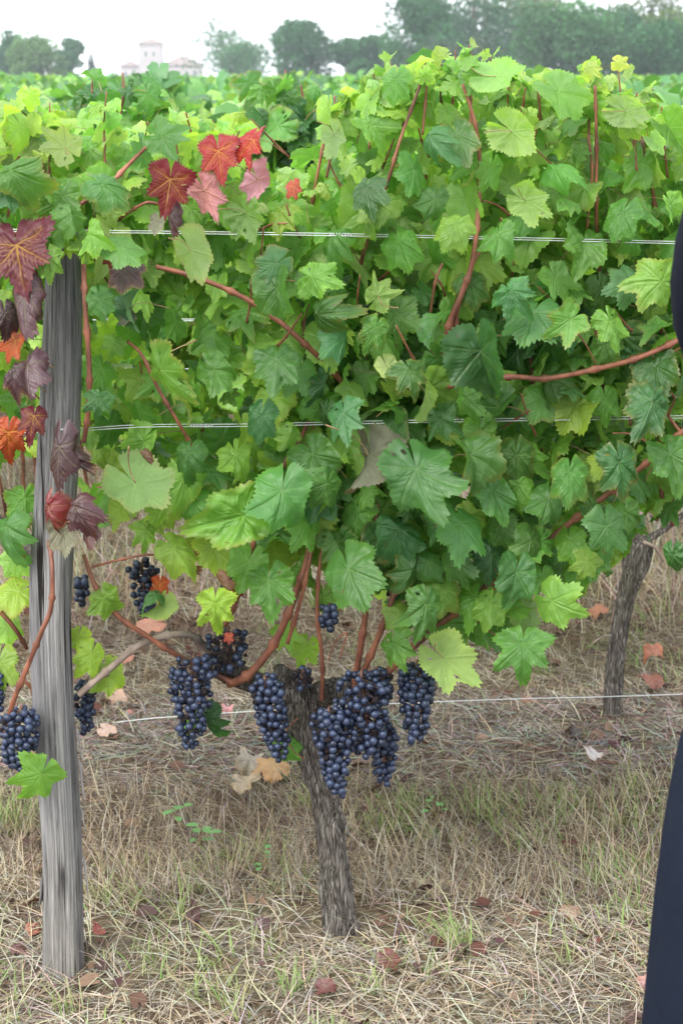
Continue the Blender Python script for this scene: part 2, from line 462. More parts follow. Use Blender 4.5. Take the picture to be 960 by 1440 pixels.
def gen_leaf(seed, lob=.5, kx=0.0, ky=0.6, fold=.15, ripple=.06, ncol=NCOL, nring=16, teeth=TEETH, twist=0.0, petiole=True, holes=0, tooth=.13):
    r = random.Random(seed)
    ph1, ph2 = r.uniform(0, 6.28), r.uniform(0, 6.28)
    V, vein, edge, flat = [(0, 0)], [1.0], [0.0], []
    pat = [0.0, .45, 1.0, .55]
    per = ncol // teeth
    ths = [-math.pi + 2 * math.pi * (i + .5) / ncol for i in range(ncol)]
    pts = []
    for i, th in enumerate(ths):
        ro = leaf_outline(th, lob, seed)
        k = i % per
        tv = pat[int(k * 4 / per)] if per >= 2 else 0
        if per >= 2 and abs(th) < R(158):
            ro *= 1 + tooth * (tv - .45) * (.55 + .8 * abs(math.sin((i // per) * 2.3 + seed)))
        for j in range(1, nring + 1):
            t = (j / nring) ** .85
            pts.append((ro * t * math.sin(th) * .80, ro * t * math.cos(th), t))
    segs = []
    for t0, L in zip(MAINV, MAINL):
        d = Vector((math.sin(t0) * .80, math.cos(t0))); segs.append((Vector((0, 0)), d * L * .97, .0115))
        for q in range(6):
            s0 = .14 + q * .13
            for sg in (-1, 1):
                a = t0 + sg * R(46)
                e = d * L * s0 + Vector((math.sin(a), math.cos(a))) * (.42 * (1 - s0 * .75)) * L
                segs.append((d * L * s0, e, .0065))
    P = np.array([(0, 0)] + [(p[0], p[1]) for p in pts])
    ve = np.zeros(len(P)); dm = np.full(len(P), 9.0); ds = np.full(len(P), 9.0)
    for si, (a, b, w) in enumerate(segs):
        a = np.array(a); b = np.array(b); ab = b - a
        tt = np.clip(((P - a) @ ab) / (ab @ ab), 0, 1)
        d = np.linalg.norm(P - (a + tt[:, None] * ab), axis=1)
        s = (1.0 if w > .01 else .55) * np.clip(1 - (d / (w * (1.4 - .8 * tt) * 1.3)) ** 2, 0, 1)
        ve = np.maximum(ve, s)
        if w > .01: dm = np.minimum(dm, d)
        ds = np.minimum(ds, d)
    rad = np.linalg.norm(P, axis=1)
    ang = np.arctan2(P[:, 0], P[:, 1])
    z = fold * np.abs(P[:, 0]) * .6 - .014 * np.exp(-(dm / .04) ** 2) * np.clip(rad * 3, 0, 1) + .022 * np.minimum(ds / .05, 1)
    z = z + ripple * rad ** 2 * (np.sin(4 * ang + ph1) + .7 * np.sin(9 * ang + ph2)) + .014 * np.sin(P[:, 0] * 17 + ph1 + 2 * P[:, 1]) * np.sin(P[:, 1] * 15 + ph2 - 2 * P[:, 0])
    X, Y = P[:, 0].copy(), P[:, 1].copy()
    X3, Y3, Z3 = X, Y, z
    if abs(kx) > 1e-3:
        kk = kx * (1 + .3 * np.sin(Y * 2 + ph1)); X3 = np.sin(kk * X) / kk * (1) ; Zc = (1 - np.cos(kk * X)) / kk
        X3, Z3 = X3 - np.sin(kk * X) * z * .5, z * np.cos(kk * X) - Zc
    if abs(ky) > 1e-3:
        Yb = np.sin(ky * Y) / ky; Zb = -(1 - np.cos(ky * Y)) / ky
        Y3, Z3 = Yb + np.sin(ky * Y) * Z3, Zb + np.cos(ky * Y) * Z3
    if twist:
        ta = twist * Y; c, s = np.cos(ta), np.sin(ta); X3, Z3 = X3 * c - Z3 * s, X3 * s + Z3 * c
    V3 = np.stack([X3, Y3, Z3], 1)
    F = []
    idx = lambda i, j: 1 + i * nring + j
    gap = None
    hs_ = [(r.randrange(ncol), r.randrange(5, nring - 4)) for _ in range(holes)]
    for i in range(ncol):
        i2 = (i + 1) % ncol
        if i2 == 0: continue                       # leave the petiole sinus open
        F.append((0, idx(i2, 0), idx(i, 0)))
        for j in range(nring - 1):
            if any(abs(i - a) <= 2 and 0 <= j - b <= 2 for a, b in hs_): continue
            F.append((idx(i, j), idx(i2, j), idx(i2, j + 1), idx(i, j + 1)))
    ed = np.array([0.0] + [p[2] for p in pts])
    nb = len(F); fm = [0] * nb
    V3 = V3.tolist(); ve = ve.tolist(); ed = ed.tolist(); fl = [(p[0], p[1], 0) for p in P]
    if petiole:
        pl = .75 + .2 * r.random(); bx = r.uniform(-.2, .2)
        cp, rr = catmull([(0, .02, -.012), (bx * .3, -.12, -.10), (bx, -.28, -.34), (bx * 1.4, -.34, -pl)], [.014, .012, .012, .018], 3)
        pv, pf = tube_vf(cp, rr, 5, True)
        b = len(V3); V3 += [list(v) for v in pv]; ve += [0] * len(pv); ed += [0] * len(pv); fl += [(0, 0, 0)] * len(pv)
        F += [tuple(q + b for q in f) for f in pf]; fm += [1] * len(pf)
    return V3, F, ve, ed, fl, fm

def leaf_mesh(name, mat, **kw):
    V, F, ve, ed, fl, fm = gen_leaf(**kw)
    return mesh_np(name, V, F, [mat, M_PET], True, {'vein': ('FLOAT', ve), 'edge': ('FLOAT', ed), 'flat': ('FLOAT_VECTOR', fl)}, fm)

LEAF = [leaf_mesh('vine_leaf', M_LEAF, seed=100 + i, **kw) for i, kw in enumerate([
    dict(lob=.45, ky=.75, fold=.10, ripple=.10, kx=.8, tooth=.09),
    dict(lob=.75, ky=.85, fold=.05, ripple=.10, kx=.9, tooth=.11),
    dict(lob=1.05, ky=.65, fold=.16, ripple=.11, holes=3, kx=.8, tooth=.09),
    dict(lob=.30, ky=.6, fold=.45, ripple=.09, kx=.3, tooth=.07),
    dict(lob=.80, ky=1.15, fold=.0, ripple=.12, kx=1.5, tooth=.09),
    dict(lob=.60, ky=.40, fold=-.45, ripple=.12, holes=2, tooth=.10),
    dict(lob=1.2, ky=.75, fold=-.2, ripple=.13, kx=.6, tooth=.11),
    dict(lob=.35, ky=.90, fold=.75, ripple=.09, tooth=.07),
    dict(lob=.70, ky=.70, fold=.10, ripple=.14, twist=.9, kx=.7, tooth=.10),
    dict(lob=.50, ky=1.45, fold=.15, ripple=.10, kx=.9, twist=-.7, tooth=.08),
    dict(lob=.25, ky=.45, fold=1.05, ripple=.09, tooth=.07),
    dict(lob=.95, ky=.75, fold=.18, ripple=.10, kx=-1.0, tooth=.11),
    dict(lob=.60, ky=.65, fold=-.7, ripple=.12, holes=1, tooth=.09),
    dict(lob=1.1, ky=-.6, fold=.2, ripple=.13, kx=.8, twist=.5, tooth=.10),
    dict(lob=.85, ky=.95, fold=.3, ripple=.16, kx=.6, twist=-1.1, tooth=.08, holes=2),
    dict(lob=.15, ky=.8, fold=.2, ripple=.13, kx=1.1, tooth=.12),
])]
RED = [leaf_mesh('autumn_leaf', M_AUT, seed=300 + i, **kw) for i, kw in enumerate([
    dict(lob=.95, ky=.35, fold=.12, ripple=.06),
    dict(lob=.9, ky=.5, fold=.25, ripple=.07),
    dict(lob=.95, ky=.6, fold=.05, ripple=.09, kx=.7),
])]
DEAD = [leaf_mesh('withered_leaf', M_DEAD, seed=400 + i, **kw) for i, kw in enumerate([
    dict(lob=.5, ky=.9, fold=.1, ripple=.12, kx=2.4),
    dict(lob=.6, ky=1.3, fold=.3, ripple=.10, kx=1.5, twist=.5),
    dict(lob=.4, ky=.5, fold=.2, ripple=.15, kx=3.2, twist=-.4),
    dict(lob=.5, ky=.5, fold=.15, ripple=.08, kx=.8),
])]
TINT = dict(mature=(.075, .205, .042), dark=(.044, .138, .038), blue=(.070, .200, .066), mid=(.118, .290, .046), light=(.195, .375, .068),  # blue has sky reflection painted into the green
            pale=(.24, .38, .11), yg=(.24, .40, .058), yellow=(.32, .42, .10), red=(.20, .007, .007), orange=(.36, .06, .014), maroon=(.07, .008, .014),
            darkred=(.13, .009, .011), purple=(.052, .018, .024), pink=(.38, .16, .18), greyp=(.11, .07, .06), brown=(.14, .06, .03), coral=(.48, .09, .06))

def orient(t, n, flip=False):
    t = t.normalized(); n = (n - t * n.dot(t)).normalized()
    if flip: n = -n
    x = t.cross(n)
    return Matrix((x, t, n)).transposed()

def place_leaf(parent, me, pos, rot, s, tint, name='leaf'):
    o = bpy.data.objects.new(name, me)
    o.matrix_world = Matrix.Translation(pos) @ rot.to_4x4() @ Matrix.Diagonal((s * rng.uniform(.82, 1.12), s, s * rng.uniform(.6, 2.0), 1))
    COL.objects.link(o)
    if parent is not None:
        o.parent = parent
        o.matrix_parent_inverse = parent.matrix_basis.inverted()
    k = rng.uniform(.74, 1.2); g = rng.uniform(.88, 1.14)
    o.color = (tint[0] * k * g, tint[1] * k, tint[2] * k / g, 1)
    return o

# low-polygon leaves for joined masses
MID = []
for i in range(10):
    V, F, ve, ed, fl, fm = gen_leaf(seed=550 + i, lob=.25 + .1 * i, ky=.4 + .1 * i, fold=(.6, -.4, .2, -.1, .8)[i % 5], kx=.3 * i % 1.2, ripple=.11, twist=(0, .6, -.5)[i % 3], ncol=96, nring=6, teeth=32, petiole=False, tooth=.10)
    tri = []
    for f in F: tri += [f] if len(f) == 3 else [(f[0], f[1], f[2]), (f[0], f[2], f[3])]
    MID.append((np.array(V), np.array(tri), np.array(ve), np.array(ed), np.array(fl, dtype=float)))
LOW = []
for i in range(5):
    V, F, ve, ed, fl, fm = gen_leaf(seed=500 + i, lob=.5, ky=.5 + .1 * i, fold=.2, ripple=.08, ncol=20, nring=2, teeth=10, petiole=False, tooth=.12)
    tri = []
    for f in F: tri += [f] if len(f) == 3 else [(f[0], f[1], f[2]), (f[0], f[2], f[3])]
    LOW.append((np.array(V), np.array(tri)))
VLOW = []
for i in range(3):
    V, F, ve, ed, fl, fm = gen_leaf(seed=600 + i, lob=.5, ky=.6, fold=.25, ripple=.0, ncol=9, nring=1, teeth=9, petiole=False, tooth=0)
    VLOW.append((np.array(V), np.array([f for f in F if len(f) == 3])))

def join_leaves(name, items, lib, mat, parent=None):
    """items: (pos, rot3x3, scale, tint); one mesh"""
    VV, FF, TT = [], [], []; b = 0; EX = ([], [], [])
    for pos, rot, s, tint in items:
        L_ = lib[rng.randrange(len(lib))]; v, f = L_[0], L_[1]
        if len(L_) > 2:
            EX[0].append(L_[2]); EX[1].append(L_[3]); fl_ = L_[4].copy(); fl_[:, 2] = rng.uniform(0, 90); EX[2].append(fl_)
        m = np.array(rot)
        w = v @ m.T * s + np.array(pos)
        VV.append(w); FF.append(f + b); b += len(v)
        k = rng.uniform(.8, 1.2)
        TT.append(np.tile((tint[0] * k, tint[1] * k, tint[2] * k, 1), (len(v), 1)))
    at_ = {'tint': ('FLOAT_COLOR', np.concatenate(TT))}
    if EX[0]: at_.update(vein=('FLOAT', np.concatenate(EX[0])), edge=('FLOAT', np.concatenate(EX[1])), flat=('FLOAT_VECTOR', np.concatenate(EX[2])))
    me = mesh_np(name, np.concatenate(VV), np.concatenate(FF), [mat], True, at_)
    return obj(name, me, parent)

def rand_rot(side, top=0.0):
    n = Vector((rng.gauss(0, .62), side * (.62 + rng.gauss(0, .36)), .55 + rng.gauss(0, .5) + top * .3))
    if n.length < .1: n = Vector((0, side, .3))
    n.normalize()
    dn = Vector((rng.gauss(0, .7), -.15 * side, -1))
    return orient(dn - n * dn.dot(n), n)

# ------------------------------------------------------------------ trellis post
YR0, YR1, YR2 = 3.0, 4.15, 5.29
PY = 2.86
edges_ = [(1400, 57, 121), (1330, 58, 120), (1200, 58, 118), (1080, 50, 112), (980, 44, 106), (860, 40, 103), (760, 42, 106), (640, 50, 113), (500, 58, 117), (400, 62, 116), (322, 66, 112)]
pts, rad = [], []
for (py, xl, xr) in edges_:
    a, b = at(xl, py, PY), at(xr, py, PY)
    pts.append((a + b) / 2); rad.append((b.x - a.x) / 2 * .89)
pts.insert(0, pts[0] + Vector((0, 0, -.18))); rad.insert(0, rad[0])
pp, pr = catmull(pts, rad, 8)
def post_disp(i, an, p, d):
    g = mnoise.noise((d.x * 9, d.y * 9, p.z * 1.1)) * .10 + mnoise.noise((d.x * 22, d.y * 22, p.z * 1.6 + 5)) * .05 - .09 * max(0, mnoise.noise((d.x * 30, d.y * 30, p.z * 1.0 + 9)) - .22) * 3
    sq = 1.0 + .07 * math.cos(4 * an + .6)
    groove = -.16 * max(0, 1 - abs(((an - 5.1 - .10 * math.sin(p.z * 6)) + math.pi) % (2 * math.pi) - math.pi) / .09)
    return sq + g + groove + .05 * mnoise.noise((d.x * 2, d.y * 2, p.z * 7)) + .03 * mnoise.noise((d.x * 6, d.y * 6, p.z * 16))
post = empty('wooden_post', (pp[0].x, PY, 0))
tag(post, 'weathered grey split wooden trellis post with purple leaves hanging before it', 'post')
V, F = tube_vf(pp, pr, 140, True, post_disp)
def child(name, V, F, mats, parent, smooth=True):
    o = obj(name, mesh_np(name, V, F, mats, smooth), None)
    o.parent = parent; o.matrix_parent_inverse = Matrix.Translation(-Vector(parent.location))
    return o
po = child('post_body', V, F, [M_POST], post)
for (px0, py0, L) in [(107, 1020, .07), (110, 1065, .10), (116, 1200, .09), (112, 1130, .05), (62, 1230, .06)]:
    p = at(px0, py0, PY - .02); sx = 1 if px0 > 90 else -1
    mb = MB(); mb.add([p, p + Vector((.006 * sx, -.004, -.01)), p + Vector((.010 * sx, -.008, -L)), p + Vector((.003 * sx, .012, -L * .8)), p + Vector((0, .012, -.01))],
                      [(0, 1, 2), (0, 2, 3), (0, 3, 4), (0, 4, 1), (1, 4, 3, 2)])
    child('splinter', mb.V, mb.F, [M_POST], post, False)
for py0 in (335, 603):
    p = at(88, py0, PY - .036); c, r_ = catmull([p + Vector((-.006, .02, 0)), p + Vector((-.005, -.006, 0)), p + Vector((.005, -.006, .001)), p + Vector((.006, .02, .001))], [.0016] * 4, 4)
    V, F = tube_vf(c, r_, 6); child('staple', V, F, [M_WIRE], post)

# ------------------------------------------------------------------ vines of the first row
def vine(name, px, Y, label, group):
    e = empty(name, (at(px, 720, Y).x, Y, 0)); tag(e, label, 'grapevine', group); return e
G0, G1 = 'grapevines of the front row', 'grapevines of the second row'
vine_c = vine('grapevine', 478, YR0, 'grapevine with full trunk in view and six blue grape clusters at its head', G0)
vine_l = vine('grapevine', -150, YR0, 'grapevine reaching in behind the wooden post with withered purple and maroon leaves', G0)
vine_r = vine('grapevine', 1110, YR0, 'front grapevine leaning in beside the person in dark clothes', G0)
vine_c_x, vine_l_x, vine_r_x = (-.43, .34), (-1.15, -.43), (.34, 1.1)

def bark_tube(name, path, parent, mats=None, n=56, sub=14, amp=.16):
    p, r_ = catmull([q[0] for q in path], [q[1] for q in path], sub)
    def dsp(i, an, pt, d):
        u = mnoise.noise((d.x * 5 + 3, d.y * 5, pt.z * 3 + d.z * 3)) * .8
        rid = abs(mnoise.noise((d.x * 11 + pt.z * 1.6, d.y * 11 + pt.x * 2, pt.z * 5.5))) * .7 + abs(mnoise.noise((d.x * 24, d.y * 24 + pt.z * 3, pt.z * 11))) * .6
        kn = max(0, mnoise.noise((d.x * 2.2, d.y * 2.2 + 9, pt.z * 9))) * .35
        return 1 + amp * u * .7 - amp * 1.5 * (.5 - rid) * .8 + kn * amp * 2
    V, F = tube_vf(p, r_, n, True, dsp)
    return child(name, V, F, mats or [M_BARK], parent)

def pxp(px, py, Y): return at(px, py, Y)
def wpx(w, Y): return w / FPX * Y * 1.03 / 2     # half width in metres of a pixel width

tk = [((480, 1352), 56), ((479, 1318), 50), ((474, 1255), 46), ((468, 1200), 42), ((459, 1130), 42), ((448, 1085), 46), ((432, 1035), 50), ((416, 990), 56), ((404, 960), 48), ((398, 944), 22), ((396, 938), 8)]
bark_tube('trunk', [(pxp(a[0], a[1], YR0), wpx(w, YR0)) for a, w in tk], vine_c, n=96, sub=30, amp=.22)
# root flare
bark_tube('arm', [(pxp(x, y, YR0 + dy), wpx(w, YR0)) for x, y, w, dy in [(425, 1000, 38, .0), (455, 975, 40, .01), (490, 968, 36, .01), (520, 958, 30, .0), (548, 948, 20, -.01)]], vine_c)
bark_tube('arm', [(pxp(x, y, YR0 + dy), wpx(w, YR0)) for x, y, w, dy in [(412, 985, 34, .02), (380, 968, 34, .03), (345, 955, 34, .03), (315, 940, 38, .02), (300, 925, 30, .01)]], vine_c)
for (x, y, x2, y2, w) in ((402, 962, 392, 938, 22), (424, 968, 430, 944, 20), (412, 985, 384, 975, 18), (455, 985, 452, 962, 20), (498, 975, 500, 952, 20), (530, 962, 540, 942, 16), (440, 1020, 458, 1008, 22), (310, 945, 322, 915, 22), (335, 955, 330, 930, 18)):
    bark_tube('spur', [(pxp(x, y, YR0 - .015), wpx(w * 1.1, YR0)), (pxp((x + x2) / 2, (y + y2) / 2, YR0 - .03), wpx(w, YR0)), (pxp(x2, y2, YR0 - .035), wpx(w * .8, YR0))], vine_c, n=20, sub=6, amp=.35)
for k in range(26):                              # shaggy strips of bark
    py0 = rng.uniform(1000, 1290); s = None
    cx = np.interp(py0, [958, 990, 1035, 1085, 1130, 1200, 1255, 1318], [404, 416, 432, 448, 459, 468, 474, 479])
    a = rng.uniform(-1.4, 1.4); rr = wpx(44, YR0) * 1.02
    base = pxp(cx, py0, YR0); d = Vector((math.sin(a), -math.cos(a), 0)); L = rng.uniform(.03, .09)
    lean = Vector((.3, 0, -1)) * L; sd = Vector((math.cos(a), math.sin(a), 0)) * rng.uniform(.0022, .0045)
    p0 = base + d * rr; p1 = p0 + lean * .5 + d * .005; p2 = p0 + lean + d * .002
    V = [p0 - sd, p0 + sd, p1 + sd, p1 - sd, p2 + sd * .3, p2 - sd * .3] + [q - d * .003 for q in (p0 - sd, p0 + sd, p1 + sd, p1 - sd, p2 + sd * .3, p2 - sd * .3)]
    F = [(0, 1, 2, 3), (3, 2, 4, 5), (7, 6, 9, 8), (8, 9, 11, 10), (0, 3, 9, 6), (3, 5, 11, 9), (1, 7, 8, 2), (2, 8, 10, 4), (4, 10, 11, 5)]
    child('bark_strip', V, F, [M_BARK], vine_c, False)

def cane(parent, pts, w0, w1, Y=None, mat=None, name='cane', nodes=True):
    """pts: (px, py, dY); widths in photo pixels"""
    Y = Y or YR0
    P = [at(x, y, Y + d) for x, y, d in pts]
    r0, r1 = wpx(w0, Y) * .74, wpx(w1, Y) * .74
    rads = [r0 + (r1 - r0) * i / (len(P) - 1) for i in range(len(P))]
    c, rr = catmull(P, rads, 10)
    s = 0.0; nxt = rng.uniform(.03, .06)
    for i in range(1, len(c)):
        s += (c[i] - c[i - 1]).length
        if nodes and s > nxt:
            rr[i] *= 1.6
            if i + 1 < len(rr): rr[i + 1] *= 1.15
            nxt = s + rng.uniform(.055, .085)
    V, F = tube_vf(c, rr, 8)
    return child(name, V, F, [mat or M_CANE], parent)

CN = [
 (vine_c, [(322, 962, -.04), (350, 948, -.07), (385, 905, -.09), (412, 845, -.10), (432, 785, -.09), (441, 735, -.06), (462, 660, 0)], 17, 10),
 (vine_c, [(404, 905, -.09), (425, 835, -.11), (440, 765, -.1), (452, 720, -.05)], 8, 6),
 (vine_c, [(452, 985, -.05), (453, 930, -.07), (446, 860, -.08), (450, 790, -.08), (462, 715, -.04), (470, 640, .02)], 8, 6),
 (vine_c, [(497, 972, -.04), (505, 920, -.07), (514, 860, -.08), (522, 780, -.08), (530, 700, -.05), (526, 620, .02)], 13, 9),
 (vine_c, [(505, 958, -.05), (530, 900, -.08), (552, 840, -.09), (566, 790, -.06), (590, 720, 0), (610, 620, .03)], 12, 8),
 (vine_c, [(530, 962, -.03), (580, 910, -.03), (640, 862, -.04), (700, 815, -.06), (745, 780, -.07), (805, 732, -.08), (860, 690, -.08), (912, 648, -.10), (965, 600, -.1)], 15, 9),
 (vine_c, [(330, 962, -.05), (290, 940, -.05), (255, 925, -.07), (205, 893, -.09), (165, 865, -.10), (135, 825, -.10), (118, 780, -.08)], 12, 8),
 (vine_c, [(317, 880, -.04), (338, 830, -.07), (362, 745, -.09), (392, 668, -.09), (420, 620, -.08), (445, 570, -.02)], 9, 7),
 (vine_c, [(220, 375, -.13), (270, 388, -.13), (330, 412, -.14), (380, 442, -.14), (420, 476, -.14), (462, 516, -.1), (500, 560, -.02)], 9, 10),
 (vine_c, [(625, 500, -.1), (632, 455, -.12), (650, 410, -.13), (664, 368, -.13), (672, 300, -.12), (674, 230, -.12), (668, 175, -.12), (650, 118, -.12)], 13, 5),
 (vine_c, [(640, 490, -.1), (642, 440, -.12), (655, 400, -.12), (668, 365, -.11), (690, 330, -.1)], 9, 5),
 (vine_c, [(505, 380, -.04), (520, 320, -.10), (545, 255, -.12), (563, 195, -.12), (590, 120, -.10), (594, 95, -.1)], 8, 4),
 (vine_c, [(180, 480, -.1), (200, 500, -.12), (222, 545, -.12), (252, 596, -.12), (277, 640, -.08)], 6, 7),
 (vine_c, [(300, 690, .02), (280, 560, .05), (300, 430, .05), (330, 300, .05), (350, 180, .05)], 8, 5),
 (vine_c, [(420, 700, .03), (400, 560, .04), (420, 400, .03), (440, 280, .0), (455, 200, .0)], 8, 5),
 (vine_c, [(540, 690, .03), (560, 560, .04), (560, 440, .04), (590, 330, .04), (600, 210, .0)], 8, 5),
 (vine_c, [(605, 440, -.1), (612, 395, -.12), (622, 370, -.12)], 5, 4),
 (vine_c, [(130, 797, -.09), (165, 788, -.10), (212, 780, -.10), (245, 790, -.08)], 5, 4),
 (vine_l, [(8, 1035, -.2), (18, 990, -.22), (40, 935, -.24), (58, 890, -.25), (72, 855, -.25), (74, 805, -.25), (70, 760, -.22)], 10, 8),
 (vine_l, [(-30, 835, -.08), (0, 860, -.1), (22, 885, -.1), (38, 912, -.08)], 9, 8),
 (vine_l, [(-40, 930, -.08), (0, 942, -.1), (40, 962, -.1), (52, 990, -.08)], 8, 7),
 (vine_l, [(-30, 345, -.2), (20, 330, -.22), (78, 318, -.22), (112, 288, -.2), (148, 265, -.2), (200, 212, -.16), (222, 195, -.14)], 9, 6),
 (vine_l, [(118, 372, -.2), (120, 430, -.22), (126, 520, -.22), (124, 580, -.21), (118, 622, -.2)], 9, 9),
 (vine_l, [(-60, 700, -.05), (-20, 560, -.02), (0, 400, 0), (20, 250, 0), (40, 160, 0)], 8, 5),
 (vine_l, [(165, 310, -.1), (195, 290, -.12), (215, 285, -.12), (255, 300, -.1)], 6, 5),
 (vine_r, [(630, 545, -.1), (655, 538, -.13), (720, 530, -.14), (770, 532, -.14), (850, 516, -.14), (905, 500, -.14), (962, 474, -.13)], 9, 10),
 (vine_r, [(840, 640, 0), (850, 500, 0), (842, 380, 0), (838, 300, -.08), (838, 200, -.1), (836, 120, -.1)], 9, 5),
 (vine_r, [(825, 320, -.08), (832, 240, -.1), (826, 190, -.1)], 5, 4),
 (vine_r, [(760, 640, 0), (745, 500, 0), (730, 350, 0), (745, 220, 0), (770, 120, 0)], 9, 5),
 (vine_r, [(930, 700, 0), (925, 560, 0), (930, 400, 0), (915, 250, 0), (900, 150, 0)], 9, 5),
 (vine_r, [(985, 640, -.1), (950, 600, -.1), (925, 560, -.1), (905, 500, -.08)], 7, 4),
]
for c in CN: cane(c[0], c[1], c[2], c[3])
for k in range(46):
    px, py = rng.uniform(20, 940), rng.uniform(150, 640); d0 = rng.uniform(-.12, .0); a = rng.gauss(0, .8); L = rng.uniform(35, 80)
    dx, dyp = math.sin(a) * L, -math.cos(a) * L
    q = at(px, py, YR0); par = vine_c if -.43 <= q.x < .34 else (vine_l if q.x < 0 else vine_r)
    cane(par, [(px, py, d0), (px + dx * .5 + rng.gauss(0, 4), py + dyp * .5, d0 - .03), (px + dx, py + dyp + rng.gauss(0, 8), d0 - .05)], rng.uniform(4, 6), 2.6, name='lateral_shoot')
cane(vine_c, [(300, 925, .0), (275, 896, -.04), (240, 893, -.06), (195, 908, -.08), (155, 940, -.10), (128, 962, -.12), (110, 978, -.13)], 13, 13, mat=M_CANEG, name='fruiting_cane')
# tendrils
for (par, pts) in [(vine_c, [(478, 925, -.08), (487, 890, -.09), (470, 905, -.09), (462, 930, -.08)]), (vine_c, [(418, 1010, -.06), (402, 1030, -.07), (412, 1055, -.07), (428, 1068, -.06)]),
                   (vine_c, [(660, 865, -.08), (685, 885, -.1), (712, 905, -.1)]), (vine_c, [(672, 740, -.06), (680, 780, -.08), (700, 810, -.08), (690, 840, -.07)]),
                   (vine_c, [(180, 690, -.12), (155, 688, -.14), (135, 684, -.14)]), (vine_r, [(800, 455, -.14), (820, 480, -.15), (838, 512, -.14)])]:
    cane(par, pts, 3.2, 2.4, name='tendril', nodes=False)

# ------------------------------------------------------------------ grapes
def ico(sub, sx=1, sz=1.05):
    bm = bmesh.new(); bmesh.ops.create_icosphere(bm, subdivisions=sub, radius=1.0)
    for v in bm.verts: v.co = Vector((v.co.x * sx, v.co.y * sx, v.co.z * sz))
    return bm
def grape_mesh(name, mat, wrinkle=0.0, seed=0):
    bm = ico(2)
    if wrinkle:
        for v in bm.verts: v.co *= 1 + wrinkle * mnoise.noise(v.co * 2.2 + Vector((seed * 7.0, 0, 0)))
    for f in bm.faces: f.smooth = True
    me = bpy.data.meshes.new(name); bm.to_mesh(me); bm.free(); me.materials.append(mat); return me
ME_GRAPE = [grape_mesh('grape', M_GRAPE)]
ME_DRY = [grape_mesh('shrivelled_grape', M_DRYGRAPE, .7, s) for s in range(3)]
spare_grapes = []

def cluster(parent, px, pytop, pybot, wtop, wbot, Y, n, dry=0.0, budget=60, seed=0, depthf=.8, lean=0.0, gr=.0070):
    r = random.Random(seed + int(px))
    a, b = at(px, pytop, Y), at(px + lean, pybot, Y)
    h = a.z - b.z; w0, w1 = wpx(wtop, Y), wpx(wbot, Y)
    pts = []; tries = 0
    n = int(n * 1.3)
    while len(pts) < n and tries < 12000:
        tries += 1
        u = r.random() ** .9; ang = r.uniform(0, 2 * math.pi)
        ww = (w0 * (1 - u) + w1 * u) * (1 - .45 * max(0, u - .8) / .2) * (.6 + .4 * min(1, u / .12))
        rr = ww * math.sqrt(r.uniform(.35, 1.0)) - gr * .5
        p = a.lerp(b, u) + Vector((math.cos(ang) * rr, math.sin(ang) * rr * depthf, r.uniform(-.004, .004)))
        if all((p - q[0]).length > (gr + q[1]) * .79 for q in pts):
            pts.append((p, gr * r.uniform(.82, 1.1), u))
    pts.sort(key=lambda q: q[0].y)
    # stalk
    c, rr = catmull([a + Vector((.002, .014, .004)), a + Vector((0, 0, -.004)), a.lerp(b, .45), a.lerp(b, .92)], [.0026, .0026, .002, .001], 5)
    V, F = tube_vf(c, rr, 6)
    mb = MB(); mb.add(V, F)
    for p, g, u in pts[::2]:
        mb.tube([a.lerp(b, max(0, u - .06)), p], [.0009, .0007], 4)
    cl = child('grape_cluster', mb.V, mb.F, [M_STALK], parent)
    for i, (p, g, u) in enumerate(pts):
        isdry = r.random() < dry * (1.3 - u)
        if i < budget:
            me = ME_DRY[r.randrange(3)] if isdry else ME_GRAPE[0]
            o = bpy.data.objects.new('grape', me)
            gg = g * (r.uniform(.5, .8) if isdry else 1)
            o.parent = cl; o.matrix_parent_inverse = Matrix.Identity(4)
            o.location = p; o.scale = (gg, gg, gg); o.rotation_euler = (r.uniform(-1, 1), r.uniform(-1, 1), r.uniform(0, 6))
            COL.objects.link(o)
        else: spare_grapes.append((p, g, parent))
    return cl

# fully visible clusters of the main vine
cluster(vine_c, 272, 925, 1050, 78, 42, YR0 - .10, 92, .12, 46, lean=-8)
cluster(vine_c, 320, 888, 940, 66, 60, YR0 - .05, 50, 1.0, 30)
cluster(vine_c, 372, 955, 1066, 58, 34, YR0 - .12, 84, .08, 44, lean=22)
cluster(vine_c, 462, 1000, 1118, 64, 32, YR0 - .16, 92, .10, 50, lean=14)
cluster(vine_c, 508, 948, 1062, 88, 52, YR0 - .14, 96, .18, 50, lean=12)
cluster(vine_c, 496, 985, 1058, 70, 44, YR0 - .12, 50, .1, 20)
cluster(vine_c, 528, 945, 990, 60, 50, YR0 - .10, 36, .75, 16)
cluster(vine_c, 540, 1020, 1102, 46, 30, YR0 - .09, 56, .05, 32)
cluster(vine_c, 586, 935, 1042, 66, 34, YR0 - .12, 78, .06, 42, lean=-2)
cluster(vine_c, 462, 855, 884, 30, 22, YR0 - .10, 16, 0, 10)
cluster(vine_c, 200, 790, 868, 52, 30, YR0 + .10, 44, .15, 22, lean=6)
cluster(vine_c, 322, 785, 828, 44, 30, YR0 + .06, 24, 1.0, 14)
cluster(vine_c, 425, 943, 968, 34, 24, YR0 - .08, 14, 1.0, 8)
cluster(vine_c, 120, 962, 1028, 40, 24, YR0 - .06, 34, .05, 18)
cluster(vine_c, 115, 815, 850, 26, 20, YR0 - .02, 14, 0, 8)
cluster(vine_c, 365, 718, 734, 12, 8, YR0 - .1, 3, 0, 3)
cluster(vine_c, 553, 822, 846, 28, 16, YR0 - .02, 10, .3, 6)
cluster(vine_c, 726, 718, 745, 26, 14, YR0 + .05, 10, .3, 6)
